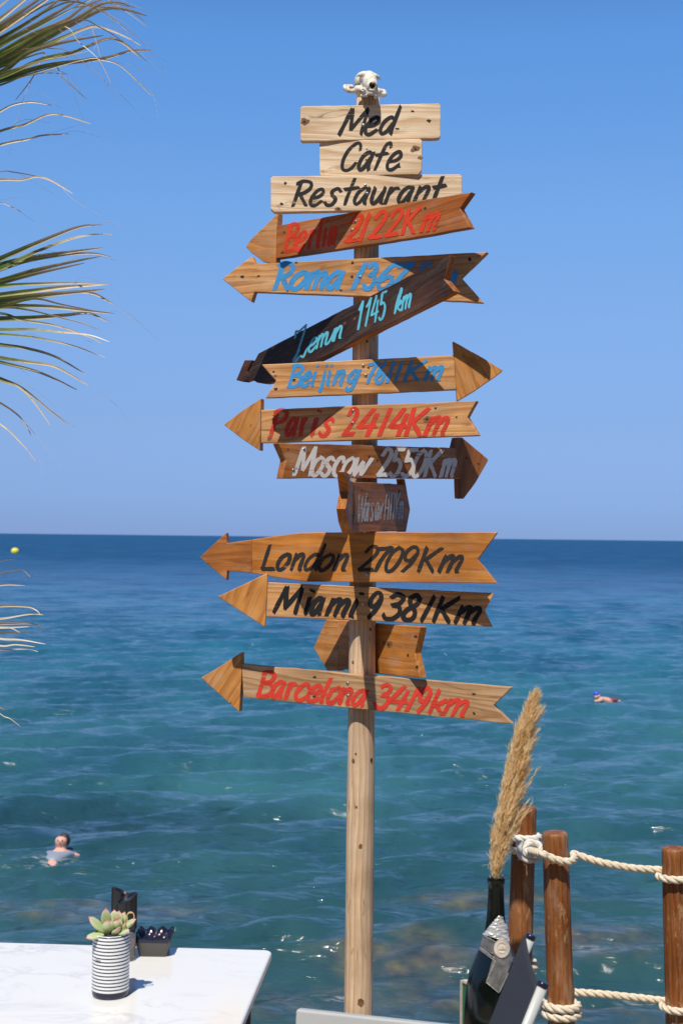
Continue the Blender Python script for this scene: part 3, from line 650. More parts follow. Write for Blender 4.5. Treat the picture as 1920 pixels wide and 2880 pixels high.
arrow('E', [(366, 285), (930, 312), (1512, 340), (1466, 428), (1506, 511), (930, 482), (358, 459)],
      [(114, 356), (240, 297), (366, 237), (362, 360), (352, 513), (230, 432)], 0, .024, 1700, M_TAN, M_HEAD, 'Miami',
      [((385, 436), (1425, 496), 130, 126, [('M', 384, 552), ('i', 548, 606), ('a', 574, 662), ('m', 650, 788), ('i', 776, 856), ('9', 862, 950), ('3', 938, 1064), ('8', 1038, 1150), ('1', 1130, 1222), ('K', 1192, 1348), ('m', 1300, 1452)])], 27, P_BLACK2,
      hknots=(), knots=((605, 395, .004, 2),), screws=((848, 394),), tilt=R(-2.6), hgrain=R(70), label='tan arrow board reading Miami 9381Km in black')
# board behind the pole, its writing turned away
plb = plane_of(54, .024, 1830, back=True)
ob = slab('direction_board', 'F', [(690, 42), (735, 46), (1088, 75), (1060, 202), (1086, 323), (870, 300), (690, 276)], plb, .024, M_ORANGE, post, 0, ((1065, 120, .006, 1), (1028, 213, .005, 1), (1072, 268, .006, 1), (935, 160, .012, 2), (912, 152, .006, 2)), label='orange board on the back of the pole, no writing visible')
slab('arrowhead', 'F', [(571, 176), (632, 38), (690, 42), (690, 276), (690, 288), (636, 286)], plb, .024, M_HEAD, ob)
arrow('F', [(222, 254), (700, 298), (1530, 368), (1442, 455), (1534, 545), (700, 464), (232, 416)],
      [(27, 321), (130, 258), (222, 197), (222, 330), (211, 486), (110, 396)], 18, .024, 1900, M_GREY, M_HEAD, 'Barcelona',
      [((290, 408), (1320, 510), 122, 116, [('B', 288, 394), ('a', 362, 442), ('r', 426, 500), ('c', 478, 558), ('e', 536, 616), ('l', 600, 664), ('o', 632, 714), ('n', 686, 766), ('a', 752, 840), ('3', 858, 956), ('4', 928, 1038), ('1', 1012, 1090), ('9', 1066, 1146), ('k', 1122, 1228), ('m', 1190, 1328)])], 23, P_RED2,
      knots=((577, 318, .006, 1), (577, 412, .005, 1), (1346, 400, .006, 1), (1348, 494, .005, 1), (655, 376, .004, 2)), hknots=((172, 442, .004, 1),), screws=((736, 348), (738, 410)), tilt=R(-4.8), hgrain=R(60), label='greyish tan arrow board reading Barcelona 3419km in red, lowest on the pole')

# ------------------------------------------------------------------ animal skull on the pole
def remesh_eval(mb, voxel, cutters=None, smooth=4):
    o = mb.build('tmp', [], None, Matrix.Identity(4))
    r_ = o.modifiers.new('r', 'REMESH'); r_.mode = 'VOXEL'; r_.voxel_size = voxel
    s_ = o.modifiers.new('s', 'SMOOTH'); s_.iterations = smooth; s_.factor = .5
    co = None
    if cutters:
        co = cutters.build('tmpc', [], None, Matrix.Identity(4))
        rc = co.modifiers.new('r', 'REMESH'); rc.mode = 'VOXEL'; rc.voxel_size = voxel
        b_ = o.modifiers.new('b', 'BOOLEAN'); b_.operation = 'DIFFERENCE'; b_.object = co; b_.solver = 'EXACT'
    dg = bpy.context.evaluated_depsgraph_get(); dg.update()
    me = bpy.data.meshes.new_from_object(o.evaluated_get(dg))
    bpy.data.objects.remove(o)
    if co: bpy.data.objects.remove(co)
    return me
def skull():
    c0 = Vector((at(1027, 250, PD).x, PY - .03, ZTOP - .010))
    s = .0106
    k = MB()
    k.ell((0, 3.4, 3.6), (2.8, 3.6, 2.5))
    k.ell((0, -.2, 3.75), (2.35, 2.9, 1.95))
    for q in (-1, 1):
        k.ell((q * 1.2, -.8, 4.6), (1.15, 1.9, .95))
        k.tube([(q * 1.7, -1.1, 4.75), (q * 2.6, -.8, 4.65), (q * 3.3, -.3, 4.25)], [.7, .45, .15], 12)
        k.ell((q * 2.5, -.9, 1.25), (1.2, 1.9, 1.15))
        arch = catmull([(q * 2.7, -1.3, 1.0), (q * 4.3, -.5, .85), (q * 5.3, 1.0, 1.15), (q * 5.4, 2.8, 1.9), (q * 4.6, 4.3, 2.1), (q * 2.8, 5.0, 2.2)], 6)
        k.tube(arch, [.62 - .12 * math.sin(math.pi * z_ / (len(arch) - 1)) for z_ in range(len(arch))], 12)
        k.tube([(q * 5.0, .5, 1.1), (q * 4.95, .7, 1.8), (q * 4.8, .9, 2.3)], [.6, .42, .12], 12)
        for j in range(6):
            k.ell((q * (1.15 + .26 * j), -4.9 + j * .85, -.02), (.30, .40, .50))
        k.tube([(q * 1.1, -5.5, .8), (q * 1.15, -5.7, -.1), (q * 1.1, -5.6, -.75)], [.36, .28, .08], 10)
    k.tube(catmull([(0, -.6, 3.7), (0, -2.4, 3.1), (0, -4.4, 2.3), (0, -5.7, 1.75), (0, -6.2, 1.6)], 4), [2.3, 2.25, 2.15, 2.05, 1.98, 1.92, 1.86, 1.8, 1.74, 1.68, 1.62, 1.56, 1.5, 1.45, 1.38, 1.25, 1.0], 24)
    k.ell((0, -3.0, 1.1), (2.25, 3.4, 1.0))
    for j in range(6):
        k.ell((-.75 + .3 * j, -6.15 + .3 * abs(j - 2.5) / 2.5, .42), (.13, .2, .42))
    c = MB()
    for q in (-1, 1):
        c.ell((q * .42, -6.6, 2.25), (.52, 1.9, .62))
        c.ell((q * 3.0, -1.3, 3.1), (1.25, 1.9, 1.05))
        c.ell((q * 2.3, -4.6, 1.15), (.55, 1.3, .35))
        c.ell((q * 2.2, -3.4, 1.9), (.3, .6, .28))
    c.ell((0, -6.6, 1.85), (.52, 1.7, .55))
    c.ell((0, -2.2, -.55), (1.35, 3.2, 1.0))
    me = remesh_eval(k, .11, c, 5)
    M = Matrix.Translation(c0 + Vector((0, .0, .004))) @ Matrix.Rotation(R(13), 4, 'Z') @ Matrix.Rotation(R(13), 4, 'X') @ Matrix.Rotation(R(2), 4, 'Y') @ Matrix.Diagonal((s, s, s * 1.12, 1)) @ Matrix.Translation((0, -.8, 0))
    me.transform(M); me.transform(Matrix.Translation(-c0))
    mt, t, b = new_mat('bleached bone'); L = t.links.new
    tc = N(t, 'ShaderNodeTexCoord'); n1 = N(t, 'ShaderNodeTexNoise', Scale=60, Detail=6, Roughness=.6); L(tc.outputs['Object'], n1.inputs['Vector'])
    rp = ramp(t, [(.3, (.36, .26, .16)), (.47, (.72, .66, .55)), (.7, (.82, .80, .75))]); L(n1.outputs['Fac'], rp.inputs[0]); L(rp.outputs[0], b.inputs['Base Color'])
    b.inputs['Roughness'].default_value = .6
    bp = N(t, 'ShaderNodeBump', Strength=.6, Distance=.002); L(n1.outputs['Fac'], bp.inputs['Height']); L(bp.outputs[0], b.inputs['Normal'])
    me.materials.clear(); me.materials.append(mt)
    for p in me.polygons: p.use_smooth = True; p.material_index = 0
    o = bpy.data.objects.new('animal_skull', me); COL.objects.link(o); o.location = c0
    W[o.name] = Matrix.Translation(c0)
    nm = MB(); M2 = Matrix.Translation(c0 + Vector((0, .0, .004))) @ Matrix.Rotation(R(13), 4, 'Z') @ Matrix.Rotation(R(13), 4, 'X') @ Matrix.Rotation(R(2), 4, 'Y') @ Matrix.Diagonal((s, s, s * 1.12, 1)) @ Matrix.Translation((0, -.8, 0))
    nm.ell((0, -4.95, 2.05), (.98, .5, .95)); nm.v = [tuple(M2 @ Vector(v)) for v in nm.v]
    nm.build('nasal_shade_plug', simple('painted nose shade', (.035, .02, .012), .9), o)  # dark plug inside the nose hole, its colour standing in for shade
    tag(o, 'bleached white animal skull resting on top of the wooden signpost', 'skull')
skull()

# ------------------------------------------------------------------ palm tree at the left
def palm():
    PDp = 4.25
    hub = at(-820, 980, PDp + .25)
    root = empty('palm_tree', Vector((hub.x, hub.y, 0)), 'fan palm at left edge with thready drooping fronds, green above and dry below', 'palm tree')
    tr = MB()
    prof = [(.17 - .05 * i / 40 + .012 * (i % 2), hub.z * i / 40) for i in range(41)]
    tr.lathe((hub.x, hub.y, 0), prof, 28, jit=lambda q, z: .012 * mnoise.noise((q * 2, z * 9, 0)))
    tr.build('trunk', simple('palm bark', (.16, .11, .07), .85, var=.4, scale=20, bump=.6), root)
    mt, t, b = new_mat('palm leaf'); L = t.links.new
    at_ = N(t, 'ShaderNodeAttribute'); at_.attribute_name = 'tone'
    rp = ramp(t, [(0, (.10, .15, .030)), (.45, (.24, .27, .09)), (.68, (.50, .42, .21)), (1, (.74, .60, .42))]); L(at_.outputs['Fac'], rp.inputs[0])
    tc = N(t, 'ShaderNodeTexCoord'); n1 = N(t, 'ShaderNodeTexNoise', Scale=40, Detail=4); L(tc.outputs['Object'], n1.inputs['Vector'])
    c = mixc(t, .5, rp.outputs[0], n1.outputs['Color'], 'SOFT_LIGHT'); L(c, b.inputs['Base Color'])
    b.inputs['Roughness'].default_value = .42
    tl = N(t, 'ShaderNodeBsdfTranslucent'); L(c, tl.inputs['Color'])
    mx = N(t, 'ShaderNodeMixShader'); mx.inputs[0].default_value = .22
    L(b.outputs[0], mx.inputs[1]); L(tl.outputs[0], mx.inputs[2]); L(mx.outputs[0], t.nodes['Material Output'].inputs[0])
    M_LEAF = mt; M_THREAD = simple('palm thread', (.62, .52, .42), .6); M_PET = simple('palm stalk', (.17, .16, .05), .5)
    def frond(center, fr, segs, tone0, tone1, wscale, dD, threads, label, seed):
        rg = random.Random(seed)
        C = at(center[0], center[1], PDp + dD)
        pe = MB(); pe.tube(catmull([hub, hub.lerp(C, .5) + Vector((0, 0, .05)), C], 8), [.018] * 8 + [.014] * 9, 8)
        mb = MB(); attr = []
        ths = []
        for (w0, pts) in segs:
            pp = [px(fr, *p) for p in pts]
            dd = rg.uniform(-.30, .12)
            pp = [(center[0] + (pp[0][0] - center[0]) * q, center[1] + (pp[0][1] - center[1]) * q) for q in (.35, .7)] + pp
            d3 = [C] + [at(u, v, PDp + dD + dd * ((u - center[0]) / 900)) for u, v in pp]
            path = catmull(d3, 6); n = len(path)
            total = sum((b_ - a_).length for a_, b_ in zip(path, path[1:])); acc = 0
            tilt = rg.uniform(-.9, .9); tw = rg.uniform(-.7, .7)
            vs = []; tn = []
            for i, p in enumerate(path):
                if i: acc += (p - path[i - 1]).length
                s = acc / total
                tdir = (path[min(i + 1, n - 1)] - path[max(i - 1, 0)]).normalized()
                view = (EYE - p).normalized(); sd = tdir.cross(view).normalized(); up = sd.cross(tdir).normalized()
                a = tilt + tw * s; side = sd * math.cos(a) + up * math.sin(a); nr = side.cross(tdir)
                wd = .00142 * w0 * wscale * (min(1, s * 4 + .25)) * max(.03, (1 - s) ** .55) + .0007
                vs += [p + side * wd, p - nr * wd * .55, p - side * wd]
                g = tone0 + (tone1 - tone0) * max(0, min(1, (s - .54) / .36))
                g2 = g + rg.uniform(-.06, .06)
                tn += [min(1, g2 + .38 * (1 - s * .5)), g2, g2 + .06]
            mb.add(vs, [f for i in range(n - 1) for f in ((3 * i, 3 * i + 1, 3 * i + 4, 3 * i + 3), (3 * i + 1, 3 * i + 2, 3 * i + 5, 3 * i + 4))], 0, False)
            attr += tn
            for q in range(threads):
                i0 = rg.randrange(int(n * .35), n - 1); p = path[i0]; tdir = (path[i0 + 1] - path[i0]).normalized()
                ln = rg.uniform(.05, .22)
                p1 = p + tdir * ln * .5 + Vector((rg.uniform(-.02, .02), rg.uniform(-.03, .03), rg.uniform(-.01, .02)))
                p2 = p + tdir * ln + Vector((rg.uniform(-.03, .03), rg.uniform(-.04, .04), -ln * rg.uniform(.0, .45)))
                r_ = rg.uniform(.0003, .0006)
                th = MB(); ths.append(th); th.tube(catmull([p, p1, p2], 5), [r_] * 8 + [r_ * .6] * 3, 3, caps=False)
        # the part of the fan turned away from the picture
        for k in range(14):
            a = R(95 + 170 * k / 13); ln = rg.uniform(.55, .75)
            d = Vector((math.cos(a), rg.uniform(-.25, .25), math.sin(a)))
            path = catmull([C, C + d * ln * .6, C + d * ln + Vector((0, 0, -.12))], 6); n = len(path); vs = []
            for i, p in enumerate(path):
                s = i / (n - 1); side = Vector((-d.z, .3, d.x)).normalized(); wd = .011 * (1 - s) + .001
                vs += [p + side * wd, p + Vector((0, wd * .6, 0)), p - side * wd]; attr += [tone0 + (tone1 - tone0) * max(0, s - .5)] * 3
            mb.add(vs, [f for i in range(n - 1) for f in ((3 * i, 3 * i + 1, 3 * i + 4, 3 * i + 3), (3 * i + 1, 3 * i + 2, 3 * i + 5, 3 * i + 4))])
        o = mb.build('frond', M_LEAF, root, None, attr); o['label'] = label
        pe.build('stalk', M_PET, o, base(root))
        for th in ths: th.build('filament', M_THREAD, o, base(root))
    frond((-430, 350), 'P1', [
        (9, [(0, 60), (110, -30), (240, -110)]), (10, [(0, 180), (230, 0), (400, -120)]), (11, [(0, 245), (330, 20), (470, -70)]), (12, [(0, 290), (350, 60), (520, -50)]),
        (11, [(0, 370), (330, 170), (560, 0), (700, -80)]), (11, [(0, 425), (400, 200), (740, 0), (900, -70)]), (12, [(0, 500), (300, 330), (620, 190), (800, 60), (1010, -20)]),
        (9, [(0, 560), (420, 310), (700, 190), (930, 50), (1100, 20), (1270, 70)]),
        (12, [(0, 600), (400, 380), (750, 190), (1000, 80), (1200, 92), (1390, 150)]), (11, [(0, 622), (450, 420), (830, 262), (1000, 275), (1190, 350), (1330, 430)]),
        (8, [(0, 690), (270, 500), (600, 400), (980, 335)]), (8, [(0, 735), (400, 560), (700, 490), (1000, 370), (1150, 400), (1330, 550)]),
        (8, [(0, 700), (350, 590), (600, 540), (860, 480)]), (8, [(0, 755), (450, 620), (960, 555), (1230, 482), (1440, 475)]), (4, [(0, 805), (200, 730), (420, 690), (620, 700)]),
        (3, [(300, 480), (500, 460), (650, 495), (950, 720), (1125, 975)]), (2.5, [(800, 560), (960, 565), (1150, 630), (1430, 900)]), (2.5, [(500, 20), (900, 60), (1200, 90), (1370, 200)]),
        (2.5, [(900, -20), (1050, 10), (1200, 110), (1390, 250)]), (2.5, [(460, 610), (600, 740), (740, 865), (830, 945)]), (3, [(390, 500), (370, 600), (300, 750), (150, 945)]),
        (3, [(600, 30), (900, 80), (1100, 200), (1280, 350)]), (2.5, [(700, 200), (950, 260), (1200, 420), (1390, 580)]), (2.5, [(560, 250), (750, 400), (930, 560), (1050, 780)]),
        (2, [(830, 250), (880, 300), (920, 420), (950, 540)]), (2, [(620, 110), (780, 60), (1000, 30), (1280, 70)])], .12, .92, .95, 0, 2, 'green upper frond with long pale thread-like tips', 1)
    frond((-430, 560), 'P1', [
        (4.5, [(0, 1055), (130, 990), (300, 965), (490, 995)]), (4.5, [(0, 1240), (230, 1180), (450, 1085), (620, 1095), (860, 1170)]), (4.5, [(0, 1370), (270, 1315), (400, 1280), (650, 1265)]),
        (4.5, [(0, 1625), (130, 1628), (400, 1680), (590, 1755)]), (5, [(0, 1700), (200, 1700), (340, 1672), (470, 1700), (690, 1830)]), (2, [(0, 1920), (80, 1940), (200, 2000)])], .5, 1, 1, .15, 2, 'sparse frond of pale thread-like tips', 2)
    frond((-420, 905), 'P2', [
        (9, [(0, 535), (350, 385), (700, 250), (920, 232)]), (9, [(0, 620), (350, 460), (650, 350), (880, 312), (1000, 318)]), (9, [(0, 590), (300, 520), (650, 470), (920, 435)]),
        (7, [(0, 630), (250, 550), (600, 495), (850, 487), (1010, 525)]), (11, [(0, 735), (300, 640), (650, 560), (900, 512)]), (9, [(0, 750), (350, 660), (760, 570)]),
        (6, [(0, 780), (400, 755), (700, 752), (970, 765)]), (10, [(0, 860), (300, 820), (600, 785), (950, 762)]), (11, [(0, 905), (350, 860), (700, 830), (940, 805)]),
        (10, [(0, 925), (500, 850), (800, 835), (1020, 940)]), (7, [(0, 960), (300, 890), (550, 940), (850, 1000)]), (8, [(0, 962), (400, 960), (750, 995), (1030, 1025)]),
        (8, [(0, 968), (250, 990), (500, 1050), (720, 1105), (900, 1170)]), (9, [(0, 1070), (300, 1060), (600, 1035), (800, 1020), (970, 1100)]), (8, [(0, 1165), (300, 1165), (550, 1190), (800, 1215), (980, 1275)]),
        (4, [(0, 1020), (200, 1080), (500, 1130), (800, 1230), (910, 1290)]), (5, [(0, 1205), (300, 1235), (650, 1310), (940, 1415)]), (7, [(0, 1300), (250, 1335), (500, 1410), (770, 1565)]),
        (7, [(0, 1415), (250, 1455), (500, 1500), (790, 1665)]), (6, [(0, 1455), (300, 1530), (500, 1610), (690, 1705)]), (6, [(0, 1600), (200, 1690), (400, 1850), (600, 2010)]),
        (5, [(0, 1620), (170, 1680), (300, 1810), (450, 2020)]), (5, [(0, 1820), (150, 1920), (230, 2010), (280, 2110)]), (6, [(0, 2010), (100, 2090), (230, 2225), (320, 2340)])], .05, .95, .95, .1, 1, 'green middle frond with cream tips', 3)
    frond((-300, 1745), 'P3', [
        (5, [(0, 440), (150, 415)]), (6, [(0, 555), (130, 525), (220, 515), (290, 580)]), (6, [(0, 660), (240, 660)]), (9, [(0, 855), (250, 860), (340, 890), (385, 935)]),
        (7, [(0, 975), (200, 945), (300, 932), (410, 938)]), (9, [(0, 1020), (250, 1018), (350, 1030), (410, 1070)]), (8, [(0, 1060), (280, 1050)]), (10, [(0, 1105), (300, 1098), (400, 1100)]),
        (6, [(0, 1055), (100, 1060), (190, 1105)]), (9, [(0, 1165), (200, 1175), (430, 1215)]), (8, [(0, 1230), (150, 1220), (330, 1240)]), (7, [(0, 1265), (250, 1260), (360, 1285)]),
        (7, [(0, 1810), (130, 1830)]), (6, [(0, 1870), (100, 1920), (190, 1990)])], .82, 1, .55, .05, 0, 'dry straw-coloured lower frond', 4)
palm()

# ------------------------------------------------------------------ marble table and what stands on it
TZ = .75
def table():
    c = on_z(767, 2671, TZ); e1 = (on_z(0, 2649, TZ) - c); e1.z = 0; e1.normalize()
    e2 = (on_z(687, 2880, TZ) - on_z(765, 2690, TZ)); e2.z = 0; e2.normalize()
    Wd, Dp = .82, .80
    root = empty('cafe_table', Vector((c + e1 * Wd / 2 + e2 * Dp / 2).to_tuple()[:2] + (0,)), 'white marble café table with dark legs at lower left', 'table')
    mt, t, b = new_mat('white marble'); L = t.links.new
    tc = N(t, 'ShaderNodeTexCoord'); mp = N(t, 'ShaderNodeMapping'); mp.inputs['Scale'].default_value = (1, 2.2, 1); mp.inputs['Rotation'].default_value = (0, 0, .5); L(tc.outputs['Object'], mp.inputs[0])
    n1 = N(t, 'ShaderNodeTexNoise', Scale=4, Detail=8, Roughness=.6, Distortion=1.2); L(mp.outputs[0], n1.inputs['Vector'])
    v1 = ramp(t, [(.46, (0, 0, 0)), (.5, (.55, .55, .55)), (.54, (0, 0, 0))]); L(n1.outputs['Fac'], v1.inputs[0])
    n2 = N(t, 'ShaderNodeTexNoise', Scale=3, Detail=4); L(mp.outputs[0], n2.inputs['Vector'])
    m2 = ramp(t, [(.45, (0, 0, 0)), (.65, (1, 1, 1))]); L(n2.outputs['Fac'], m2.inputs[0])
    vv = mixc(t, 1.0, v1.outputs[0], m2.outputs[0], 'MULTIPLY')
    bc = mixc(t, n2.outputs['Fac'], (.75, .74, .715), (.79, .78, .75))
    cc = mixc(t, vv, bc, (.48, .48, .50)); L(cc, b.inputs['Base Color'])
    b.inputs['Roughness'].default_value = .12
    mb = MB(); rc = .02; pts = []
    corners = [c, c + e1 * Wd, c + e1 * Wd + e2 * Dp, c + e2 * Dp]
    for i, p in enumerate(corners):
        a = (corners[i - 1] - p).normalized(); d = (corners[(i + 1) % 4] - p).normalized()
        for k in range(7):
            q = k / 6 * math.pi / 2; cen = p + a * rc + d * rc
            pts.append(cen - d * rc * math.sin(q) - a * rc * math.cos(q) if False else cen - (a * math.sin(q) + d * math.cos(q)) * rc)
    n = len(pts)
    ar = sum(p.x * q.y - q.x * p.y for p, q in zip(pts, pts[1:] + pts[:1]))
    if ar < 0: pts = pts[::-1]
    mb.v = [tuple(p) for p in pts] + [tuple(p - Vector((0, 0, .02))) for p in pts]
    mb.f = [tuple(range(n)), tuple(range(2 * n - 1, n - 1, -1))] + [(i, n + i, n + (i + 1) % n, (i + 1) % n) for i in range(n)]
    mb.mi = [0] * len(mb.f); mb.sm = [False] * len(mb.f)
    bevel(mb.build('table_top', mt, root), .006, 4)
    md = simple('dark leg paint', (.045, .038, .035), .45)
    for (s1, s2) in ((.045, .12), (.045, .68), (.775, .12), (.775, .68)):
        l = MB(); p = c + e1 * s1 + e2 * s2
        l.tube([Vector((p.x, p.y, 0)), Vector((p.x, p.y, TZ - .021))], [.02, .02], 4, smooth=False); bevel(l.build('leg', md, root), .002)
    ap = MB(); p = c + e1 * .41 + e2 * .4; ap.box((p.x, p.y, TZ - .045), (.70, .50, .046)); ap.build('apron', md, root)
table()
def pot():
    c = on_z(311, 2798, TZ)
    r_, h = .0362, .122
    mt, t, b = new_mat('striped enamel'); L = t.links.new
    tc = N(t, 'ShaderNodeTexCoord'); sx = N(t, 'ShaderNodeSeparateXYZ'); L(tc.outputs['Object'], sx.inputs[0])
    mm = N(t, 'ShaderNodeMath', operation='MULTIPLY'); L(sx.outputs['Z'], mm.inputs[0]); mm.inputs[1].default_value = 1 / .00672
    fr = N(t, 'ShaderNodeMath', operation='FRACT'); L(mm.outputs[0], fr.inputs[0])
    gt = N(t, 'ShaderNodeMapRange'); gt.inputs[1].default_value = .60; gt.inputs[2].default_value = .66; L(fr.outputs[0], gt.inputs[0])
    lo = N(t, 'ShaderNodeMath', operation='LESS_THAN'); L(sx.outputs['Z'], lo.inputs[0]); lo.inputs[1].default_value = .0125
    mx = N(t, 'ShaderNodeMath', operation='MAXIMUM'); L(gt.outputs[0], mx.inputs[0]); L(lo.outputs[0], mx.inputs[1])
    L(mixc(t, mx.outputs[0], (.78, .79, .80), (.010, .012, .035)), b.inputs['Base Color']); b.inputs['Roughness'].default_value = .22
    root = empty('striped_pot', c, 'white pot with thin navy stripes standing on the marble table', 'plant pot')
    mb = MB()
    mb.lathe(c, [(.030, .0), (.0345, .001), (r_ - .0006, .005), (r_, .0105), (r_, h - .004), (r_ - .0012, h), (r_ - .003, h), (r_ - .004, h - .012), (0.001, h - .013)], 64, capt=False)
    mb.build('vessel', mt, root)
    # small printed word on the left side
    lt = MB(); z0 = .071
    for ch, a0 in (('A', 226), ('A', 233), ('K', 240)):
        for s in GL[ch]:
            Lp, Rp = stroke_outline([(x * .0058, y * .0058) for x, y in s], .0010, random.Random(3))
            vs = []
            for a, d in zip(Lp, Rp):
                for q in (a, d):
                    an = R(a0) + q.x / r_; vs.append(c + Vector((math.cos(an) * (r_ + .0004), math.sin(an) * (r_ + .0004), z0 + q.y)))
            lt.add(vs, [(2 * i, 2 * i + 1, 2 * i + 3, 2 * i + 2) for i in range(len(Lp) - 1)])
    lt.build('lettering', simple('print navy', (.02, .02, .04), .4), root)
    so_ = MB(); so_.lathe(c + Vector((0, 0, h - .016)), [(.0325, 0), (.0325, .006), (.001, .009)], 24, capt=False); so_.build('soil', simple('soil', (.06, .04, .03), .95, var=.5, scale=200, bump=.6), root)
    # succulent
    top = c + Vector((0, 0, h - .006))
    mt2, t2, b2 = new_mat('succulent leaf'); L2 = t2.links.new
    a2 = N(t2, 'ShaderNodeAttribute'); a2.attribute_name = 'tone'
    rp = ramp(t2, [(0, (.34, .42, .12)), (.45, (.46, .54, .30)), (.74, (.56, .50, .36)), (1, (.74, .22, .15))]); L2(a2.outputs['Fac'], rp.inputs[0])
    n2 = N(t2, 'ShaderNodeTexNoise', Scale=90, Detail=3); L2(rp.outputs[0], b2.inputs['Base Color'])
    b2.inputs['Roughness'].default_value = .5; b2.inputs['Subsurface Weight'].default_value = .1; b2.inputs['Subsurface Radius'].default_value = (.004, .004, .002)
    plant = empty('succulent', top, 'pale green succulent with pink leaf tips growing in the striped pot', 'succulent')
    rg = random.Random(5)
    def leaf(b0, tip, wd, flip=0):
        b0, tip = Vector(b0), Vector(tip); ax = (tip - b0); ln = ax.length; ax.normalize()
        inn = Vector((0, -.35, 1)); inn = (inn - ax * inn.dot(ax))
        if inn.length < .15: inn = Vector((0, -1, .2)) - ax * Vector((0, -1, .2)).dot(ax)
        inn.normalize(); sd = ax.cross(inn)
        vs = []; tn = []; nu, nv = 12, 12
        for i in range(nv + 1):
            s = i / nv
            wv = wd * (math.sin(math.pi * min(1, s * .80 + .13)) ** .9) * (1 if s < .8 else max(0, 1 - ((s - .8) / .2) ** 1.6) * .9 + .1 * (1 - s) * 5) if s < 1 else 0
            bend = inn * ln * .22 * s * s
            for k in range(nu):
                q = 6.283 * k / nu; x = math.cos(q) * wv * .5; y = math.sin(q) * wv * .20
                y += (abs(math.cos(q)) ** 2) * wv * .16
                vs.append(b0 + ax * ln * s + sd * x + inn * y + bend)
                edge = abs(math.cos(q)) ** 6
                tn.append(min(1, .1 + .5 * s + .42 * max(0, (s - .68) / .32) ** 1.3 + edge * .38 * s + rg.uniform(-.04, .04)))
        mb = MB(); mb.add(vs, [(i * nu + k, i * nu + (k + 1) % nu, (i + 1) * nu + (k + 1) % nu, (i + 1) * nu + k) for i in range(nv) for k in range(nu)], 0, True)
        mb.build('leaf', mt2, plant, None, tn)
    q = .000124
    def T(x, y, dy): return top + Vector(((x - 500) * q, dy, (905 - y) * q * 1.02 + .004))
    for (bx, by, bd, tx_, ty, td, wd) in ((400, 880, -.004, 108, 690, -.006, .024), (390, 900, -.012, 155, 968, -.034, .022), (420, 850, .004, 408, 505, .004, .020), (460, 890, -.010, 478, 688, -.026, .021),
                                         (600, 800, .004, 640, 560, .006, .022), (650, 800, .008, 728, 600, .012, .016), (600, 820, -.006, 612, 690, -.016, .019), (640, 860, .004, 918, 738, .004, .020),
                                         (620, 880, -.012, 832, 862, -.026, .020), (560, 890, -.012, 690, 792, -.030, .022), (560, 800, .0, 545, 640, -.004, .014), (660, 800, -.004, 680, 660, -.008, .014),
                                         (620, 790, .0, 600, 600, .0, .013), (520, 840, -.01, 530, 690, -.02, .015), (430, 860, .012, 330, 640, .022, .018), (520, 830, .014, 520, 600, .026, .018), (700, 850, -.004, 760, 720, -.012, .014)):
        leaf(T(bx, by, bd), T(tx_, ty, td), wd)
    tn = MB(); pts = [T(700, 850, -.014), T(740, 740, -.02), T(772, 640, -.022), T(755, 590, -.022), T(740, 548, -.022)]
    tn.tube(catmull(pts, 5), .0007, 6)
    coil = [T(760, 690, -.022)] + [T(828 + 58 * math.cos(a), 598 - 66 * math.sin(a), -.024 + .004 * math.sin(a * .5)) for a in np.linspace(3.6, -5.2, 22)]
    tn.tube(catmull(coil, 3), .0009, 6); tn.build('dry_stem', simple('dry stem', (.62, .42, .20), .6), plant)
pot()
def mill(u, v, H_, slope, label):
    c = on_z(u, v, TZ); r_ = .0205
    root = empty('grinder', c, label, 'grinder', 'slanted black topped grinders on the table')
    g = MB(); g.lathe(c, [(.018, 0), (.020, .001), (.0205, .004), (.019, .012), (.019, .066)], 40)
    mt, t, b = new_mat('grinder glass'); b.inputs['Base Color'].default_value = (.92, .95, .94, 1); b.inputs['Transmission Weight'].default_value = .9; b.inputs['Roughness'].default_value = .05
    g.build('jar', mt, root)
    p = MB(); p.lathe(c + Vector((0, 0, .0035)), [(.016, 0), (.0165, .04)], 24)
    mt2, t, b = new_mat('peppercorns'); L = t.links.new
    tc = N(t, 'ShaderNodeTexCoord'); vo = N(t, 'ShaderNodeTexVoronoi', Scale=260); L(tc.outputs['Object'], vo.inputs['Vector'])
    rp = ramp(t, [(0, (.36, .24, .16)), (.35, (.22, .10, .06)), (.8, (.04, .025, .02))]); L(vo.outputs['Distance'], rp.inputs[0]); L(rp.outputs[0], b.inputs['Base Color'])
    p.build('contents', mt2, root)
    k = MB(); seg = 44; n0 = 0; vs = []; fs = []
    rows = [(.0205, 0), (.0212, .002), (.0212, None), (.0198, 'in')]
    zt = lambda q, r: H_ - .066 + slope * r * math.cos(q - .3)
    for (r, z) in rows + [(.0175, 'cup'), (.001, 'cup')]:
        for i in range(seg):
            q = 6.283 * i / seg
            zz = z if isinstance(z, (int, float)) else (zt(q, r) if z is None else (zt(q, r) + .0012 if z == 'in' else zt(q, r) - .003))
            vs.append(c + Vector((r * math.cos(q), r * math.sin(q), .066 + zz)))
    nr = len(vs) // seg
    for j in range(nr - 1):
        for i in range(seg): fs.append((j * seg + i, j * seg + (i + 1) % seg, (j + 1) * seg + (i + 1) % seg, (j + 1) * seg + i))
    k.add(vs, fs, 0, False); o = k.build('cap', simple('black cap', (.012, .012, .014), .28, var=.3), root)
mill(340, 2672, .126, -.50, 'black grinder with top slanting down to the right, rear of the pair')
mill(356, 2698, .129, .50, 'black grinder with top slanting down to the left, nearer of the pair')
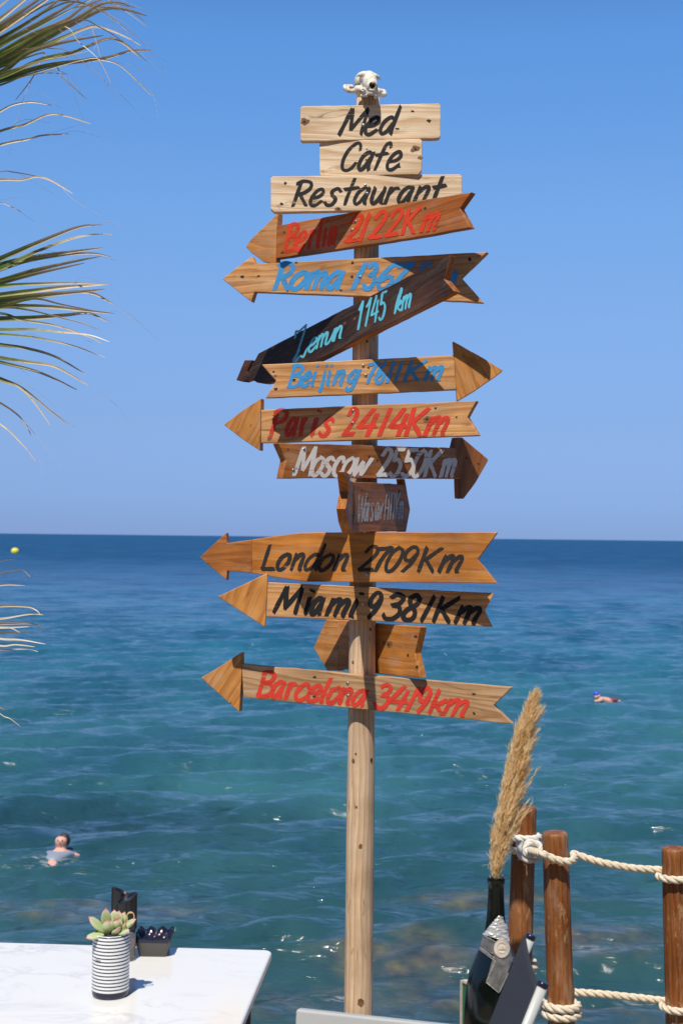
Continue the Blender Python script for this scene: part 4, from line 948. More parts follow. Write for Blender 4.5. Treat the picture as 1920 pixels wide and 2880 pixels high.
def ashtray():
    a = on_z(393, 2690, TZ); b_ = on_z(466, 2691, TZ); ex = (b_ - a); wb = ex.length; ex.normalize(); ey = Vector((-ex.y, ex.x, 0))
    c = (a + b_) / 2 + ey * wb / 2; wt = .077; h = .042
    root = empty('ashtray', c, 'square black ashtray with wavy navy rim on the marble table', 'ashtray')
    mt, t, b = new_mat('ashtray glaze'); L = t.links.new
    tc = N(t, 'ShaderNodeTexCoord'); sx = N(t, 'ShaderNodeSeparateXYZ'); L(tc.outputs['Object'], sx.inputs[0])
    no = N(t, 'ShaderNodeTexNoise', Scale=60, Detail=5); L(tc.outputs['Object'], no.inputs['Vector'])
    ad = N(t, 'ShaderNodeMath', operation='MULTIPLY_ADD'); L(no.outputs['Fac'], ad.inputs[0]); ad.inputs[1].default_value = .003; L(sx.outputs['Z'], ad.inputs[2])
    mr = N(t, 'ShaderNodeMapRange'); mr.inputs[1].default_value = .0315; mr.inputs[2].default_value = .0335; L(ad.outputs[0], mr.inputs[0])
    L(mixc(t, mr.outputs[0], (.085, .08, .078), (.010, .013, .035)), b.inputs['Base Color'])
    r2 = N(t, 'ShaderNodeMapRange'); r2.inputs[3].default_value = .5; r2.inputs[4].default_value = .06; L(mr.outputs[0], r2.inputs[0]); L(r2.outputs[0], b.inputs['Roughness'])
    seg = 160; mb = MB(); vs = []; fs = []
    def sq(i, half, z, rr=.10):
        s = i / seg * 4; side = int(s); f = (s - side) * 2 - 1
        p = [(f, -1), (1, f), (-f, 1), (-1, -f)][side % 4]
        ln = (abs(p[0]) ** 14 + abs(p[1]) ** 14) ** (1 / 14)
        return c + ex * p[0] / ln * half + ey * p[1] / ln * half + Vector((0, 0, z))
    wav = lambda i: .0042 * math.cos(2 * math.pi * (i / seg * 4 * 3))
    rows = [(wb / 2, 0, 0), (wb / 2 + .0015, .001, 0), (wt / 2 - .002, h * .72, 0), (wt / 2, h, 1), (wt / 2 - .001, h + .0022, 1), (wt / 2 - .004, h + .002, 1), (wt / 2 - .0055, h - .002, 1), (wb / 2 - .004, .006, 0), (.001, .006, 0)]
    for (hf, z, wf) in rows:
        for i in range(seg): vs.append(sq(i, hf, z + wf * wav(i)))
    for j in range(len(rows) - 1):
        for i in range(seg): fs.append((j * seg + i, j * seg + (i + 1) % seg, (j + 1) * seg + (i + 1) % seg, (j + 1) * seg + i))
    mb.add(vs, fs, 0, True); mb.build('body', mt, root)
    # wavy ridges across the inside
    rg = MB()
    for k in (-.34, 0, .34):
        vs = []; fs = []; n_ = 60
        for i in range(n_ + 1):
            f = i / n_ * 2 - 1
            z = h - .001 + .0036 * math.cos(math.pi * 3 * (f + 1))
            for (dy, dz) in ((-.0035, -.016), (-.0022, 0), (.0022, 0), (.0035, -.016)):
                vs.append(c + ex * f * (wt / 2 - .006) + ey * (k * wt + dy) + Vector((0, 0, z + dz)))
        for i in range(n_):
            for j in range(3): fs.append((4 * i + j, 4 * i + j + 1, 4 * i + j + 5, 4 * i + j + 4))
        rg.add(vs, fs, 0, True)
    rg.build('ridge', mt, root)
ashtray()

# ------------------------------------------------------------------ big bottle, plume, stand
BD = 2.5; BC = at(1394.3, 2466, BD); MPP = BD / F
BPROF = [(2466, 22), (2468, 24), (2484, 24), (2488, 21.6), (2520, 22.5), (2576, 25.6), (2614, 30.5), (2640, 37), (2671, 48), (2710, 63), (2748, 75.5), (2805, 84), (2880, 88), (2990, 88), (3040, 87), (3056, 80)]
def bz(v): return BC.z - (v - 2466) * MPP
_bp = sorted([(bz(v), r * MPP) for v, r in BPROF])
BZ0 = _bp[0][0]
def brad(z): return float(np.interp(z, [a for a, _ in _bp], [r for _, r in _bp]))
def bottle():
    root = empty('large_bottle', Vector((BC.x, BC.y, BZ0)), 'large black glass bottle with torn silver foil and grey tape beside the fence', 'bottle')
    pts = catmull([Vector((r, z, 0)) for z, r in _bp], 4)
    g = MB(); prof = [(.03, BZ0 + .012), (.045, BZ0)] + [(p.x, p.y) for p in pts] + [(.0105, BC.z - .001), (.0105, BC.z - .03), (.001, BC.z - .031)]
    g.lathe((BC.x, BC.y, 0), prof, 64)
    mt, t, b = new_mat('black green glass'); b.inputs['Base Color'].default_value = (.004, .006, .004, 1); b.inputs['Roughness'].default_value = .09
    no = N(t, 'ShaderNodeTexNoise', Scale=25, Detail=6); rp = ramp(t, [(.4, (.07,) * 3), (.75, (.28,) * 3)]); tc = N(t, 'ShaderNodeTexCoord')
    t.links.new(tc.outputs['Object'], no.inputs['Vector']); t.links.new(no.outputs['Fac'], rp.inputs[0]); t.links.new(rp.outputs[0], b.inputs['Roughness'])
    g.build('glass', mt, root)
    def proj(u, v, off):
        d = ray(u, v); tlo, thi = (BD - .12) / d.y, (BD + .0) / d.y; p = EYE + d * thi
        for k in range(160):
            p = EYE + d * (tlo + (thi - tlo) * k / 160)
            if math.hypot(p.x - BC.x, p.y - BC.y) <= brad(p.z) + off: break
        return p
    def patch(name, mat, corners, nx, ny, off, rag=0, mi=0, mb=None, wr=0):
        mb = mb or MB(); (a, b_, c_, d_) = [Vector((*px('K', *q), 0)) for q in corners]; vs = []
        for j in range(ny + 1):
            for i in range(nx + 1):
                f, h = i / nx, j / ny; p = (a.lerp(b_, f)).lerp(d_.lerp(c_, f), h)
                if rag and (i in (0, nx) or j in (0, ny)): p = p + Vector((random.uniform(-1, 1), random.uniform(-1, 1), 0)) * rag
                o_ = off + wr * (.8 * mnoise.noise((p.x * .07 + p.y * .05, p.y * .30, 3)) + .45 * abs(mnoise.noise((p.x * .15 - p.y * .1, p.y * .5, 9))))
                vs.append(proj(p.x, p.y, o_))
        mb.add(vs, [(j * (nx + 1) + i, j * (nx + 1) + i + 1, (j + 1) * (nx + 1) + i + 1, (j + 1) * (nx + 1) + i) for j in range(ny) for i in range(nx)], 0, True)
        return mb
    foil = patch('foil', None, [(735, 500), (800, 510), (905, 900), (500, 770)], 26, 34, .0022, .8, wr=.0028)
    foil2 = patch('foil', None, [(650, 590), (860, 610), (900, 880), (560, 760)], 24, 22, .0030, 1.0, mb=foil, wr=.0030)
    foil2.build('foil', simple('silver foil', (.72, .72, .70), .30, .45, var=.2, scale=50, bump=.3), root)
    mtape, t, b = new_mat('grey tape'); b.inputs['Base Color'].default_value = (.20, .20, .19, 1); b.inputs['Roughness'].default_value = .3
    no = N(t, 'ShaderNodeTexNoise', Scale=90, Detail=6); tc = N(t, 'ShaderNodeTexCoord'); rp = ramp(t, [(.35, (.085, .083, .078)), (.7, (.19, .185, .175))])
    t.links.new(tc.outputs['Object'], no.inputs['Vector']); t.links.new(no.outputs['Fac'], rp.inputs[0]); t.links.new(rp.outputs[0], b.inputs['Base Color']); b.inputs['Alpha'].default_value = .9
    tp = patch('tape', None, [(515, 785), (905, 1000), (960, 1180), (452, 985)], 18, 6, .0030, .3)
    tp.build('tape', mtape, root)
    tp = patch('tape', None, [(690, 1000), (960, 1110), (745, 1635), (553, 1478)], 10, 18, .0036, .35); tp.build('tape', mtape, root)
    edge = MB()
    for a, b_ in (((520, 790), (905, 1000)), ((455, 960), (690, 1130)), ((452, 985), (690, 1165)), ((690, 1165), (553, 1478)), ((553, 1478), (745, 1635)), ((745, 1635), (880, 1340))):
        pp = [proj(*px('K', a[0] + (b_[0] - a[0]) * k / 12, a[1] + (b_[1] - a[1]) * k / 12), .0042) for k in range(13)]
        edge.tube(pp, .0005, 4)
    edge.build('tape_edge', simple('tape edge', (.50, .49, .47), .4), root)
    # round paper seal
    sl_ = MB(); cu, cv = px('K', 787, 980); vs = [proj(cu, cv, .0058)]; rows = 6; seg = 40
    for j in range(1, rows + 1):
        for k in range(seg):
            q = 6.283 * k / seg; vs.append(proj(cu + 22.3 * j / rows * math.cos(q), cv + 26 * j / rows * math.sin(q), .0058))
    sl_.add(vs, [(0, 1 + k, 1 + (k + 1) % seg) for k in range(seg)] + [(1 + j * seg + k, 1 + (j + 1) * seg + k, 1 + (j + 1) * seg + (k + 1) % seg, 1 + j * seg + (k + 1) % seg) for j in range(rows - 1) for k in range(seg)], 0, True)
    seal = sl_.build('seal', simple('cream paper', (.66, .57, .47), .6, var=.08), root)
    em = MB()
    for rr in (.90, .62, .54):
        pp = [proj(cu + 22.3 * rr * math.cos(q), cv + 26 * rr * math.sin(q), .0062) for q in np.linspace(0, 6.283, 40)]; em.tube(pp, .00018, 4, caps=False)
    for k in range(30):
        q = 6.283 * k / 30; pp = [proj(cu + 22.3 * r2 * math.cos(q + .05 * (k % 3)), cv + 26 * r2 * math.sin(q), .0062) for r2 in (.70, .82)]; em.tube(pp, .00022, 4)
    for a, b_ in (((-8, 6), (8, 6)), ((-8, 4), (8, 4)), ((-8, 4), (-9, -4)), ((-4, 4), (-4, -7)), ((0, 4), (0, -8)), ((4, 4), (4, -7)), ((8, 4), (9, -4))):
        em.tube([proj(cu + a[0], cv + a[1], .0062), proj(cu + b_[0], cv + b_[1], .0062)], .0004, 4)
    em.build('emblem', simple('emblem ink', (.13, .12, .11), .6), seal, base(root))
bottle()
def plume():
    top = Vector((BC.x, BC.y, BC.z))
    path_px = [(1391, 2478, 12), (1394, 2440, 17), (1400, 2400, 24), (1413, 2330, 30), (1428, 2262, 30), (1443, 2190, 30), (1454, 2130, 27), (1466, 2075, 21), (1478, 2035, 13), (1487, 2005, 6), (1493, 1988, 1.5)]
    P = catmull([at(u, v, BD) for u, v, _ in path_px], 6); Rr = catmull([Vector((r * MPP, 0, 0)) for _, _, r in path_px], 6); n = len(P)
    root = empty('pampas_plume', top, 'straw coloured pampas grass plume standing in the large bottle', 'dried grass')
    stem = MB(); stem.tube([P[0] - Vector((0, 0, .02))] + P, [.003] * n + [.001], 6)
    stem.build('stem', simple('stalk', (.42, .28, .11), .7), root)
    mt, t, b = new_mat('pampas fluff'); L = t.links.new
    a2 = N(t, 'ShaderNodeAttribute'); a2.attribute_name = 'tone'
    rp = ramp(t, [(0, (.72, .50, .22)), (.5, (.93, .73, .41)), (1, (.95, .84, .62))]); L(a2.outputs['Fac'], rp.inputs[0]); L(rp.outputs[0], b.inputs['Base Color']); b.inputs['Roughness'].default_value = .8
    tl = N(t, 'ShaderNodeBsdfTranslucent'); L(rp.outputs[0], tl.inputs['Color']); mx = N(t, 'ShaderNodeMixShader'); mx.inputs[0].default_value = .45
    L(b.outputs[0], mx.inputs[1]); L(tl.outputs[0], mx.inputs[2]); L(mx.outputs[0], t.nodes['Material Output'].inputs[0])
    rg = random.Random(9); mb = MB(); attr = []
    def fluff(p, d, ln, wd, tone):
        sd = d.cross(Vector((rg.uniform(-1, 1), rg.uniform(-1, 1), rg.uniform(-1, 1)))).normalized()
        mid = p + d * ln * .5 + sd * ln * .06
        mb.add([p - sd * wd, p + sd * wd, mid + sd * wd * .8, mid - sd * wd * .8, p + d * ln + sd * ln * rg.uniform(-.1, .2)], [(0, 1, 2, 3), (3, 2, 4)])
        attr.extend([tone * .8, tone * .8, tone, tone, min(1, tone + .25)])
    for k in range(560):                                  # branchlets, each a clump of spikelets
        s = rg.uniform(.02, .93) ; i = int(s * (n - 1)); c = P[i]; ax = (P[min(i + 1, n - 1)] - P[max(i - 1, 0)]).normalized()
        q = rg.uniform(0, 6.283); rad = Rr[i].x
        side = (Vector((1, 0, 0)) * math.cos(q) + Vector((0, 1, 0)) * math.sin(q)); side = (side - ax * side.dot(ax)).normalized()
        lean = Vector((.12, 0, 0))
        flare = rg.uniform(.0, .10) + (.30 if (side.x > .4 and rg.random() < .26 and .2 < s < .85) else 0)
        dirn = (ax + side * flare + lean * rg.uniform(0, 1)).normalized()
        ln = rg.uniform(.045, .085) * (1 - .62 * s); p0 = c + side * rad * rg.uniform(.3, .86)
        clump = rg.uniform(.15, .85)
        for j in range(46):
            f = rg.random(); p = p0 + dirn * ln * f + Vector((rg.gauss(0, 1), rg.gauss(0, 1), rg.gauss(0, 1))) * .0024 * (1.1 - f)
            d = (dirn + Vector((rg.gauss(0, 1), rg.gauss(0, 1), rg.gauss(0, 1))) * .22).normalized()
            fluff(p, d, rg.uniform(.008, .020), rg.uniform(.0003, .0007), max(0, min(.95, clump + rg.uniform(-.25, .25))))
    mb.build('plume_head', mt, root, None, attr)
plume()
st = empty('bottle_stand', Vector((BC.x, BC.y, 0)), 'dark wooden stand under the large bottle, below the picture edge', 'stand')
s_ = MB(); s_.box((BC.x + .02, BC.y + .06, BZ0 - .0125), (.30, .26, .025)); bevel(s_.build('stand_top', M_POST, st), .002)
for dx in (-.1, .14):
    for dy in (-.04, .16):
        s_ = MB(); s_.box((BC.x + dx, BC.y + dy, (BZ0 - .0255) / 2), (.03, .03, BZ0 - .0255)); s_.build('leg', M_POST, st)
def green_board():
    a = at(1297, 2760, 2.66); b_ = at(1345, 2758, 2.62)
    root = empty('green_board', Vector((a.x, a.y, BZ0)), 'green painted board with worn pale edge standing behind the large bottle', 'board')
    ex = Vector((b_.x - a.x, b_.y - a.y, 0)).normalized(); ey = Vector((-ex.y, ex.x, 0)); hz = a.z - BZ0
    M = Matrix.Identity(4)
    for i, q in enumerate((ex, ey, Vector((0, 0, 1)))):
        for j in range(3): M[j][i] = q[j]
    s = MB(); cen = a + ex * .09 + ey * .004 - Vector((0, 0, hz / 2)); s.box(cen, (.174, .008, hz), M.to_3x3())
    bevel(s.build('panel', simple('green paint', (.02, .14, .06), .5, var=.3), root), .001)
    e = MB(); e.box(a + ex * .0008 + ey * .004 - Vector((0, 0, hz / 2)), (.0045, .012, hz + .004), M.to_3x3()); e.box(a + ex * .09 + ey * .004 + Vector((0, 0, .0012)), (.172, .012, .0045), M.to_3x3())
    e.build('edge_strip', simple('worn edge', (.52, .46, .36), .7, var=.4, scale=200), root)
green_board()
# ------------------------------------------------------------------ pale framed panel at the bottom edge
def panel():
    z = .82; a = on_z(832, 2839, z); b_ = on_z(1210, 2880, z); ex = (b_ - a); ex.z = 0; ex.normalize(); ey = Vector((-ex.y, ex.x, 0))
    Wd, Hh = .44, .70; lean = R(8)
    up = Vector((0, 0, math.cos(lean))) + ey * math.sin(lean); nb = ex.cross(up)
    root = empty('framed_panel', Vector((a + ex * Wd / 2).to_tuple()[:2] + (0,)), 'pale grey framed panel with dark blue face crossing the foot of the signpost', 'panel')
    M = Matrix.Identity(4)
    for i, q in enumerate((ex, -nb if nb.dot(ey) < 0 else nb, up)):
        for j in range(3): M[j][i] = q[j]
    M3 = M.to_3x3(); yb = Vector((M[0][1], M[1][1], M[2][1]))
    P = lambda x, y, zz: a + ex * x + yb * y + up * zz
    mp_ = simple('pale grey frame paint', (.44, .45, .44), .35, var=.06)
    f = MB()
    f.box(P(Wd / 2, .011, -.016), (Wd, .022, .032), M3); f.box(P(Wd / 2, .011, -Hh + .016), (Wd, .022, .032), M3)
    f.box(P(.016, .011, -Hh / 2), (.032, .022, Hh - .066), M3); f.box(P(Wd - .016, .011, -Hh / 2), (.032, .022, Hh - .066), M3)
    bevel(f.build('frame', mp_, root), .004, 3)
    g = MB(); g.box(P(Wd / 2, .012, -Hh / 2), (Wd - .062, .012, Hh - .062), M3); g.build('face', simple('dark blue face', (.015, .045, .085), .4), root)
    for x in (.02, Wd - .02):
        l = MB(); p = P(x, .012, -Hh); l.tube([Vector((p.x, p.y, 0)), p], .010, 8); l.build('leg', mp_, root)
panel()
# ------------------------------------------------------------------ sling chair with grey tubes
def chair():
    Da, Db = 2.40, 2.20
    root = empty('sling_chair', at(1440, 3300, 2.3) * 1.0, 'dark sling chair back stretched between two pale grey tubes beside the bottle', 'chair')
    a0, a1 = at(1491, 2635, Da), at(1491 - .405 * 420, 2635 + 420, Da - .02)
    b0, b1 = at(1525, 2769, Db), at(1525 - .405 * 420, 2769 + 420, Db - .02)
    mt = simple('grey tube paint', (.50, .51, .49), .38, var=.06); mc = simple('navy end cap', (.012, .014, .035), .2); mf = simple('dark sling fabric', (.026, .029, .038), .75, var=.25, scale=240, bump=.25)
    for (p, q, r_) in ((a0, a1, .0082), (b0, b1, .0088)):
        d = (q - p).normalized()
        f = MB(); f.tube([p, p + (q - p)], [r_, r_], 28); tb_ = f.build('tube', mt, root)
        c = MB(); c.tube([p - d * .0045, p - d * .004, p - d * .001, p + d * .004], [r_ * .8, r_ * .98, r_ * 1.06, r_ * 1.06], 28); c.build('end_cap', mc, tb_, base(root))
    s = MB(); n1, n2 = 24, 30; vs = []
    def kk(x, y): return px('K', x, y)
    # sling edges: along the far tube's front and the near tube's left side
    da, db = (a1 - a0), (b1 - b0)
    for j in range(n2 + 1):
        f = j / n2
        pa = at(*kk(1118 - 505 * f * 1.25, 800 + 1290 * f * 1.25), Da - .02)
        rag = .0012 * math.sin(j * 2.1) + .0008 * math.sin(j * 5.3)
        pm_ = at(*kk(1160 - 100 * f, 900 + 120 * f), Da) if False else None
        pb = b0 + db * (.008 + .95 * f) + Vector((-.008, -.004, 0))
        for i in range(n1 + 1):
            g = i / n1
            p = pa.lerp(pb, g); sag = .012 * math.sin(math.pi * g)
            vs.append(p + Vector((-.15 * sag, sag, 0)) + (Vector((0, 0, rag)) if j == 0 else Vector()))
    s.add(vs, [(j * (n1 + 1) + i, j * (n1 + 1) + i + 1, (j + 1) * (n1 + 1) + i + 1, (j + 1) * (n1 + 1) + i) for j in range(n2) for i in range(n1)], 0, True)
    o = s.build('sling', mf, root); sd = o.modifiers.new('thick', 'SOLIDIFY'); sd.thickness = .0022
    hm = MB(); top = [vs[i] for i in range(n1 + 1)]
    hm.tube([Vector(p) for p in top], .0024, 8); hm.build('hem', mf, root)
    # seat and feet below the picture
    for q in (a1, b1):
        fl = MB(); fl.tube([q, Vector((q.x - .05, q.y + .02, .35)), Vector((q.x + .02, q.y, .01))], .009, 10)
        fl.build('leg', mt, root)
chair()

# ------------------------------------------------------------------ rope fence
def fence():
    FD, AD = 4.40, 4.66
    root = empty('rope_fence', Vector((at(1650, 2880, FD).x, FD, 0)), 'fence of reddish brown round posts tied with thick white rope above the sea', 'fence')
    def post_(top_px, low_px, D, wpx, rnd):
        t_, l_ = at(*top_px, D), at(*low_px, D); d = (t_ - l_).normalized(); b_ = t_ - d * (t_.z / d.z)
        r_ = wpx / 2 * D / F; Mq = Vector((0, 0, 1)).rotation_difference(d).to_matrix(); ln = (t_ - b_).length
        pr = [(r_ * 1.04, 0)] + [(r_ * (1.04 - .05 * i / 30), ln * i / 30 * .985) for i in range(1, 31)] + [(r_ * .955, ln * .993), (r_ * .86, ln), (r_ * .4, ln + .001), (.001, ln + .001)]
        mb = MB(); mb.lathe((0, 0, 0), pr, 40, jit=lambda q, z: .0016 * mnoise.noise((math.cos(q) * 1.5, math.sin(q) * 1.5, z * 4 + rnd)), capt=False)
        M = Matrix.Translation(b_) @ Mq.to_4x4(); mb.v = [tuple(M @ Vector(v)) for v in mb.v]
        mb.build('post', M_POST, root, M)
        return (b_, d, r_)
    A = post_((1474, 2266), (1463, 2620), AD, 67, 1)
    B = post_((1559, 2340), (1575, 2800), FD, 73, 5)
    Cc = post_((1895, 2383), (1909, 2880), FD, 73, 9)
    mt, t, b = new_mat('cotton rope'); L = t.links.new
    tc = N(t, 'ShaderNodeTexCoord'); no = N(t, 'ShaderNodeTexNoise', Scale=130, Detail=6, Roughness=.7); L(tc.outputs['Object'], no.inputs['Vector'])
    rp = ramp(t, [(.3, (.50, .41, .28)), (.6, (.72, .64, .50))]); L(no.outputs['Fac'], rp.inputs[0]); L(rp.outputs[0], b.inputs['Base Color']); b.inputs['Roughness'].default_value = .85
    bp = N(t, 'ShaderNodeBump', Strength=.5, Distance=.002); L(no.outputs['Fac'], bp.inputs['Height']); L(bp.outputs[0], b.inputs['Normal'])
    mw = simple('bleached rope', (.66, .63, .57), .85, var=.2, scale=150, bump=.5)
    def rope(name, pts, r_, mat, closed=False, label=None):
        c = catmull(pts, 40); out = [c[0]]; step = .0035; acc = 0
        for p, q in zip(c, c[1:]):
            acc += (q - p).length
            if acc >= step: out.append(q); acc = 0
        n = len(out); T = (out[1] - out[0]).normalized(); a = T.orthogonal().normalized(); fr_ = []
        for i, p in enumerate(out):
            T = (out[min(i + 1, n - 1)] - out[max(i - 1, 0)]).normalized(); a = (a - T * a.dot(T)).normalized(); fr_.append((p, a.copy(), T.cross(a)))
        mb = MB(); s = 0; ang = [0]
        for i in range(1, n): s += (out[i] - out[i - 1]).length; ang.append(s / (r_ * 6.6) * 2 * math.pi)
        for k in range(3):
            th = [ang[i] + k * 2.0944 for i in range(n)]
            mb.tube([p + (x * math.cos(q) + y * math.sin(q)) * r_ * .50 for (p, x, y), q in zip(fr_, th)], r_ * .56, 9, caps=True)
        o = mb.build(name, mat, root)
        if label: o['label'] = label
        return o
    def ringp(P, z_px, a0, a1, r_, dz=0, n=14):
        b_, d, rp_ = P; z = z_px; c = b_ + d * ((z - b_.z) / d.z); out = []
        for k in range(n + 1):
            q = R(a0 + (a1 - a0) * k / n); out.append(c + Vector((math.cos(q), math.sin(q), 0)) * (rp_ + r_ * .9) + Vector((0, 0, dz * k / n)))
        return out
    rr = .0118
    zB = at(1560, 2405, FD - .05).z; zA1 = at(1480, 2355, AD - .05).z; zA2 = at(1475, 2395, AD - .05).z; zC = at(1890, 2420, FD - .04).z
    # top rope: twice round the rear post, across the front of the middle post, on to the right post
    rope('rope', ringp(A, zA1, 100, 400, rr, -.01), rr, mw, label='bleached rope looped round the rear post')
    knot = at(1497, 2392, AD - .12)
    rope('rope', ringp(A, zA2, 120, 290, rr) + [knot + Vector((-.01, 0, 0)), at(1520, 2400, FD - .055), at(1540, 2409, FD - .062), at(1575, 2421, FD - .063), at(1604, 2423, FD - .052), at(1615, 2411, FD - .01), at(1612, 2402, FD + .03), at(1640, 2411, FD + .03), at(1700, 2428, FD + .015), at(1780, 2442, FD + .015), at(1862, 2447, FD + .02), at(1900, 2450, FD + .055), at(1930, 2455, FD + .05)], rr, mt, label='top rope from the rear post to the right post')
    rope('rope', ringp(Cc, at(1890, 2477, FD - .05).z, 100, 400, rr, .004), rr, mt, label='rope ring round the top of the right post')
    # knot with frayed end
    k1 = MB(); kp = at(1490, 2393, AD - .085)
    rope('rope', [kp + Vector((-.035, 0, .028)), kp + Vector((-.03, -.03, -.012)), kp + Vector((.012, -.035, -.018)), kp + Vector((.028, -.015, .016)), kp + Vector((-.005, -.02, .03)), kp + Vector((-.02, -.04, .004)), kp + Vector((.02, -.05, .0)), kp + Vector((.042, -.045, .02))], rr * 1.05, mw, label='knotted white rope end')
    fz = MB(); rg = random.Random(4); tip = kp + Vector((.042, -.045, .02))
    for k in range(420):
        d = (Vector((.75, -.1, .42)) + Vector((rg.gauss(0, 1), rg.gauss(0, 1), rg.gauss(0, 1))) * .42).normalized(); ln = rg.uniform(.012, .03)
        p = tip + Vector((rg.gauss(0, 1), rg.gauss(0, 1), rg.gauss(0, 1))) * .006
        fz.tube([p, p + d * ln * .6, p + d * ln + Vector((0, 0, -.003))], [.0007, .0006, .0003], 3, caps=False)
    for k in range(160):
        p = kp + Vector((rg.uniform(-.04, .02), -.035, rg.uniform(-.02, .03))); d = Vector((rg.gauss(0, 1), -.4, rg.gauss(0, 1))).normalized()
        fz.tube([p, p + d * rg.uniform(.006, .014)], [.0005, .0003], 3, caps=False)
    fz.build('rope_fray', mw, root)
    # bottom rope
    zb1, zb2 = at(1575, 2836, FD - .05).z, at(1575, 2862, FD - .05).z
    rope('rope', ringp(B, zb1, 170, 470, rr * 1.1, -.010), rr * 1.1, mt, label='upper rope turn low on the middle post')
    rope('rope', ringp(B, zb2, 150, 440, rr * 1.1, -.004), rr * 1.1, mt, label='lower rope turn low on the middle post')
    rope('rope', [at(1560, 2780, FD + .052), at(1612, 2790, FD + .04), at(1680, 2795, FD + .02), at(1780, 2805, FD + .015), at(1868, 2815, FD + .02), at(1920, 2820, FD + .055), at(1980, 2822, FD + .03)], rr, mt, label='bottom rope between the middle and right posts')
    rope('rope', ringp(Cc, at(1890, 2847, FD - .05).z, 100, 400, rr, .004), rr, mt, label='rope ring low on the right post')
    rope('rope', ringp(A, at(1495, 2735, AD - .03).z, 100, 400, rr * 1.1, .02), rr * 1.1, mt, label='rope turn low on the rear post')
fence()

# ------------------------------------------------------------------ buoy and swimmers
def buoy():
    p = on_z(43, 1556, SEA); root = empty('buoy', p, 'round yellow buoy floating far out at left near the horizon', 'buoy')
    b = MB(); b.lathe(p, [(.5, -.4), (.88, -.1), (1.02, .35), (1.0, .75), (.80, 1.18), (.4, 1.36), (.05, 1.38)], 32); b.build('float', simple('yellow plastic', (.78, .70, .06), .45), root)
    r_ = MB(); r_.tube([p + Vector((.16 * math.cos(q), .0, 1.45 + .12 * math.sin(q))) for q in np.linspace(0, 6.283, 16)], .03, 6); r_.build('ring', M_STEEL, root)
buoy()
M_SKIN = simple('pinkish skin', (.70, .38, .29), .55, var=.12, scale=8)  # even pinkish skin tone with slight noise
def figure(name, root, joints, bones, mat):
    """one continuous skin from a jointed skeleton"""
    me = bpy.data.meshes.new(name); loc = Vector(root.location)
    me.from_pydata([tuple(Vector(j[0]) - loc) for j in joints], bones, [])
    o = bpy.data.objects.new('body_tmp', me); COL.objects.link(o)
    o.modifiers.new('skin', 'SKIN')
    sv = me.skin_vertices[0].data
    for i, j in enumerate(joints): sv[i].radius = j[1]; sv[i].use_root = (i == 0)
    s = o.modifiers.new('sub', 'SUBSURF'); s.levels = 2; s.render_levels = 2
    dg = bpy.context.evaluated_depsgraph_get(); dg.update(); me2 = bpy.data.meshes.new_from_object(o.evaluated_get(dg)); bpy.data.objects.remove(o)
    me2.materials.clear(); me2.materials.append(mat)
    for p in me2.polygons: p.use_smooth = True; p.material_index = 0
    o = bpy.data.objects.new(name, me2); COL.objects.link(o); W[o.name] = base(root); o.parent = root
    return o
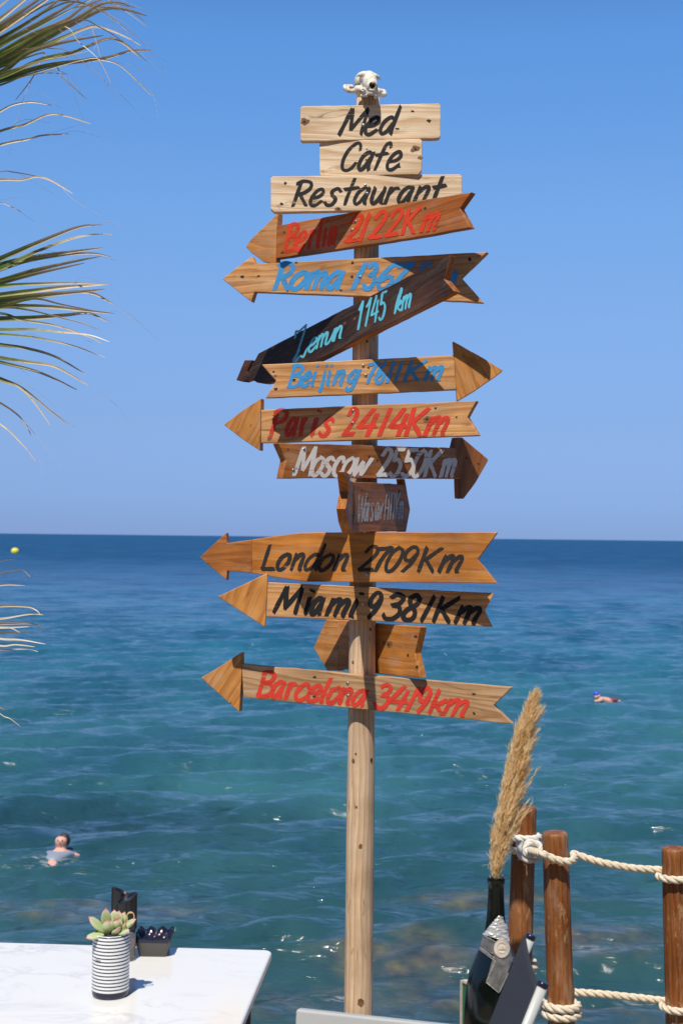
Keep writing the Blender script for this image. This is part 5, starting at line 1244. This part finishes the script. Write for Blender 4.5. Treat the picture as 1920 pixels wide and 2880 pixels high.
def swimmer_a():
    hd = on_z(171, 2400, SEA); p0 = Vector((hd.x, hd.y, max(sea_h(hd.x, hd.y - q) for q in (0, .2, .4)) - .075))
    root = empty('person', p0, 'swimmer in a pale blue top with arms spread in the water at left', 'person')
    w_ = lambda x, y, z: p0 + Vector((x, y, z))
    J = [(w_(-.10, -.48, -.06), (.13, .10)), (w_(-.04, -.22, -.03), (.17, .11)), (w_(0, -.04, .04), (.18, .10)), (w_(.0, .02, .12), (.06, .06)), (w_(.005, .02, .21), (.115, .13)), (w_(.005, .01, .33), (.10, .12)),
         (w_(.20, .0, .03), (.06, .06)), (w_(.40, .06, -.08), (.045, .045)), (w_(.60, .12, -.06), (.035, .035)), (w_(.72, .14, .0), (.03, .02)),
         (w_(-.20, .0, .03), (.06, .06)), (w_(-.42, .02, -.02), (.045, .045)), (w_(-.62, .02, .02), (.035, .035)), (w_(-.72, .02, -.02), (.03, .02)),
         (w_(-.15, -.62, -.10), (.09, .09)), (w_(-.24, -.84, -.14), (.06, .06)), (w_(.05, -.66, -.12), (.09, .09)), (w_(.04, -.90, -.16), (.06, .06))]
    E = [(0, 1), (1, 2), (2, 3), (3, 4), (4, 5), (2, 6), (6, 7), (7, 8), (8, 9), (2, 10), (10, 11), (11, 12), (12, 13), (0, 14), (14, 15), (0, 16), (16, 17)]
    figure('body', root, J, E, M_SKIN)
    J2 = [(w_(-.10, -.46, -.02), (.15, .11)), (w_(-.04, -.24, .01), (.165, .115)), (w_(0, -.05, .04), (.16, .10)), (w_(.19, .0, .03), (.072, .07)), (w_(.24, .02, .0), (.06, .05)), (w_(-.19, .0, .03), (.072, .07)), (w_(-.24, -.01, .0), (.06, .05))]
    figure('shirt', root, J2, [(0, 1), (1, 2), (2, 3), (3, 4), (2, 5), (5, 6)], simple('wet pale blue cloth', (.26, .29, .37), .5))
    h = MB(); h.ell(w_(.045, .075, .25), (.095, .08, .115)); h.build('hair', simple('dark hair', (.03, .02, .018), .6), root)
    n_ = MB(); n_.ell(w_(.005, -.105, .26), (.012, .018, .018)); n_.build('nose', M_SKIN, root)
    me_ = simple('dark eye', (.03, .02, .02), .3)
    for s in (-1, 1):
        e_ = MB(); e_.ell(w_(.005 + s * .035, -.092, .285), (.013, .012, .007), nu=8, nv=6); e_.build('eye', me_, root)
swimmer_a()
def swimmer_b():
    hd = on_z(1679, 1970, SEA); p0 = Vector((hd.x, hd.y, sea_h(hd.x, hd.y) - .09))
    root = empty('person', p0, 'swimmer in a bright blue cap lying low in the water at right', 'person')
    w_ = lambda x, y, z: p0 + Vector((x, y, z))
    J = [(w_(.62, .05, -.05), (.14, .10)), (w_(.34, .02, .0), (.17, .12)), (w_(.12, .0, .05), (.15, .12)), (w_(.02, -.02, .07), (.07, .07)), (w_(-.04, -.03, .14), (.09, .11)), (w_(-.05, -.03, .22), (.08, .09)),
         (w_(.10, -.20, .06), (.07, .07)), (w_(.02, -.40, .05), (.05, .05)), (w_(-.20, -.40, .02), (.04, .035)), (w_(-.30, .1, .02), (.04, .04)), (w_(.9, .08, -.11), (.08, .07)), (w_(1.25, .1, -.16), (.06, .05))]
    E = [(0, 1), (1, 2), (2, 3), (3, 4), (4, 5), (2, 6), (6, 7), (7, 8), (2, 9), (0, 10), (10, 11)]
    figure('body', root, J, E, M_SKIN)
    c = MB(); c.ell(w_(-.045, -.02, .22), (.095, .105, .085)); c.build('swim_cap', simple('blue swim cap', (.04, .09, .62), .35), root)
    s = MB(); s.ell(w_(.45, .03, .02), (.24, .15, .095)); s.build('swimsuit', simple('dark red cloth', (.16, .05, .09), .5), root)
swimmer_b()
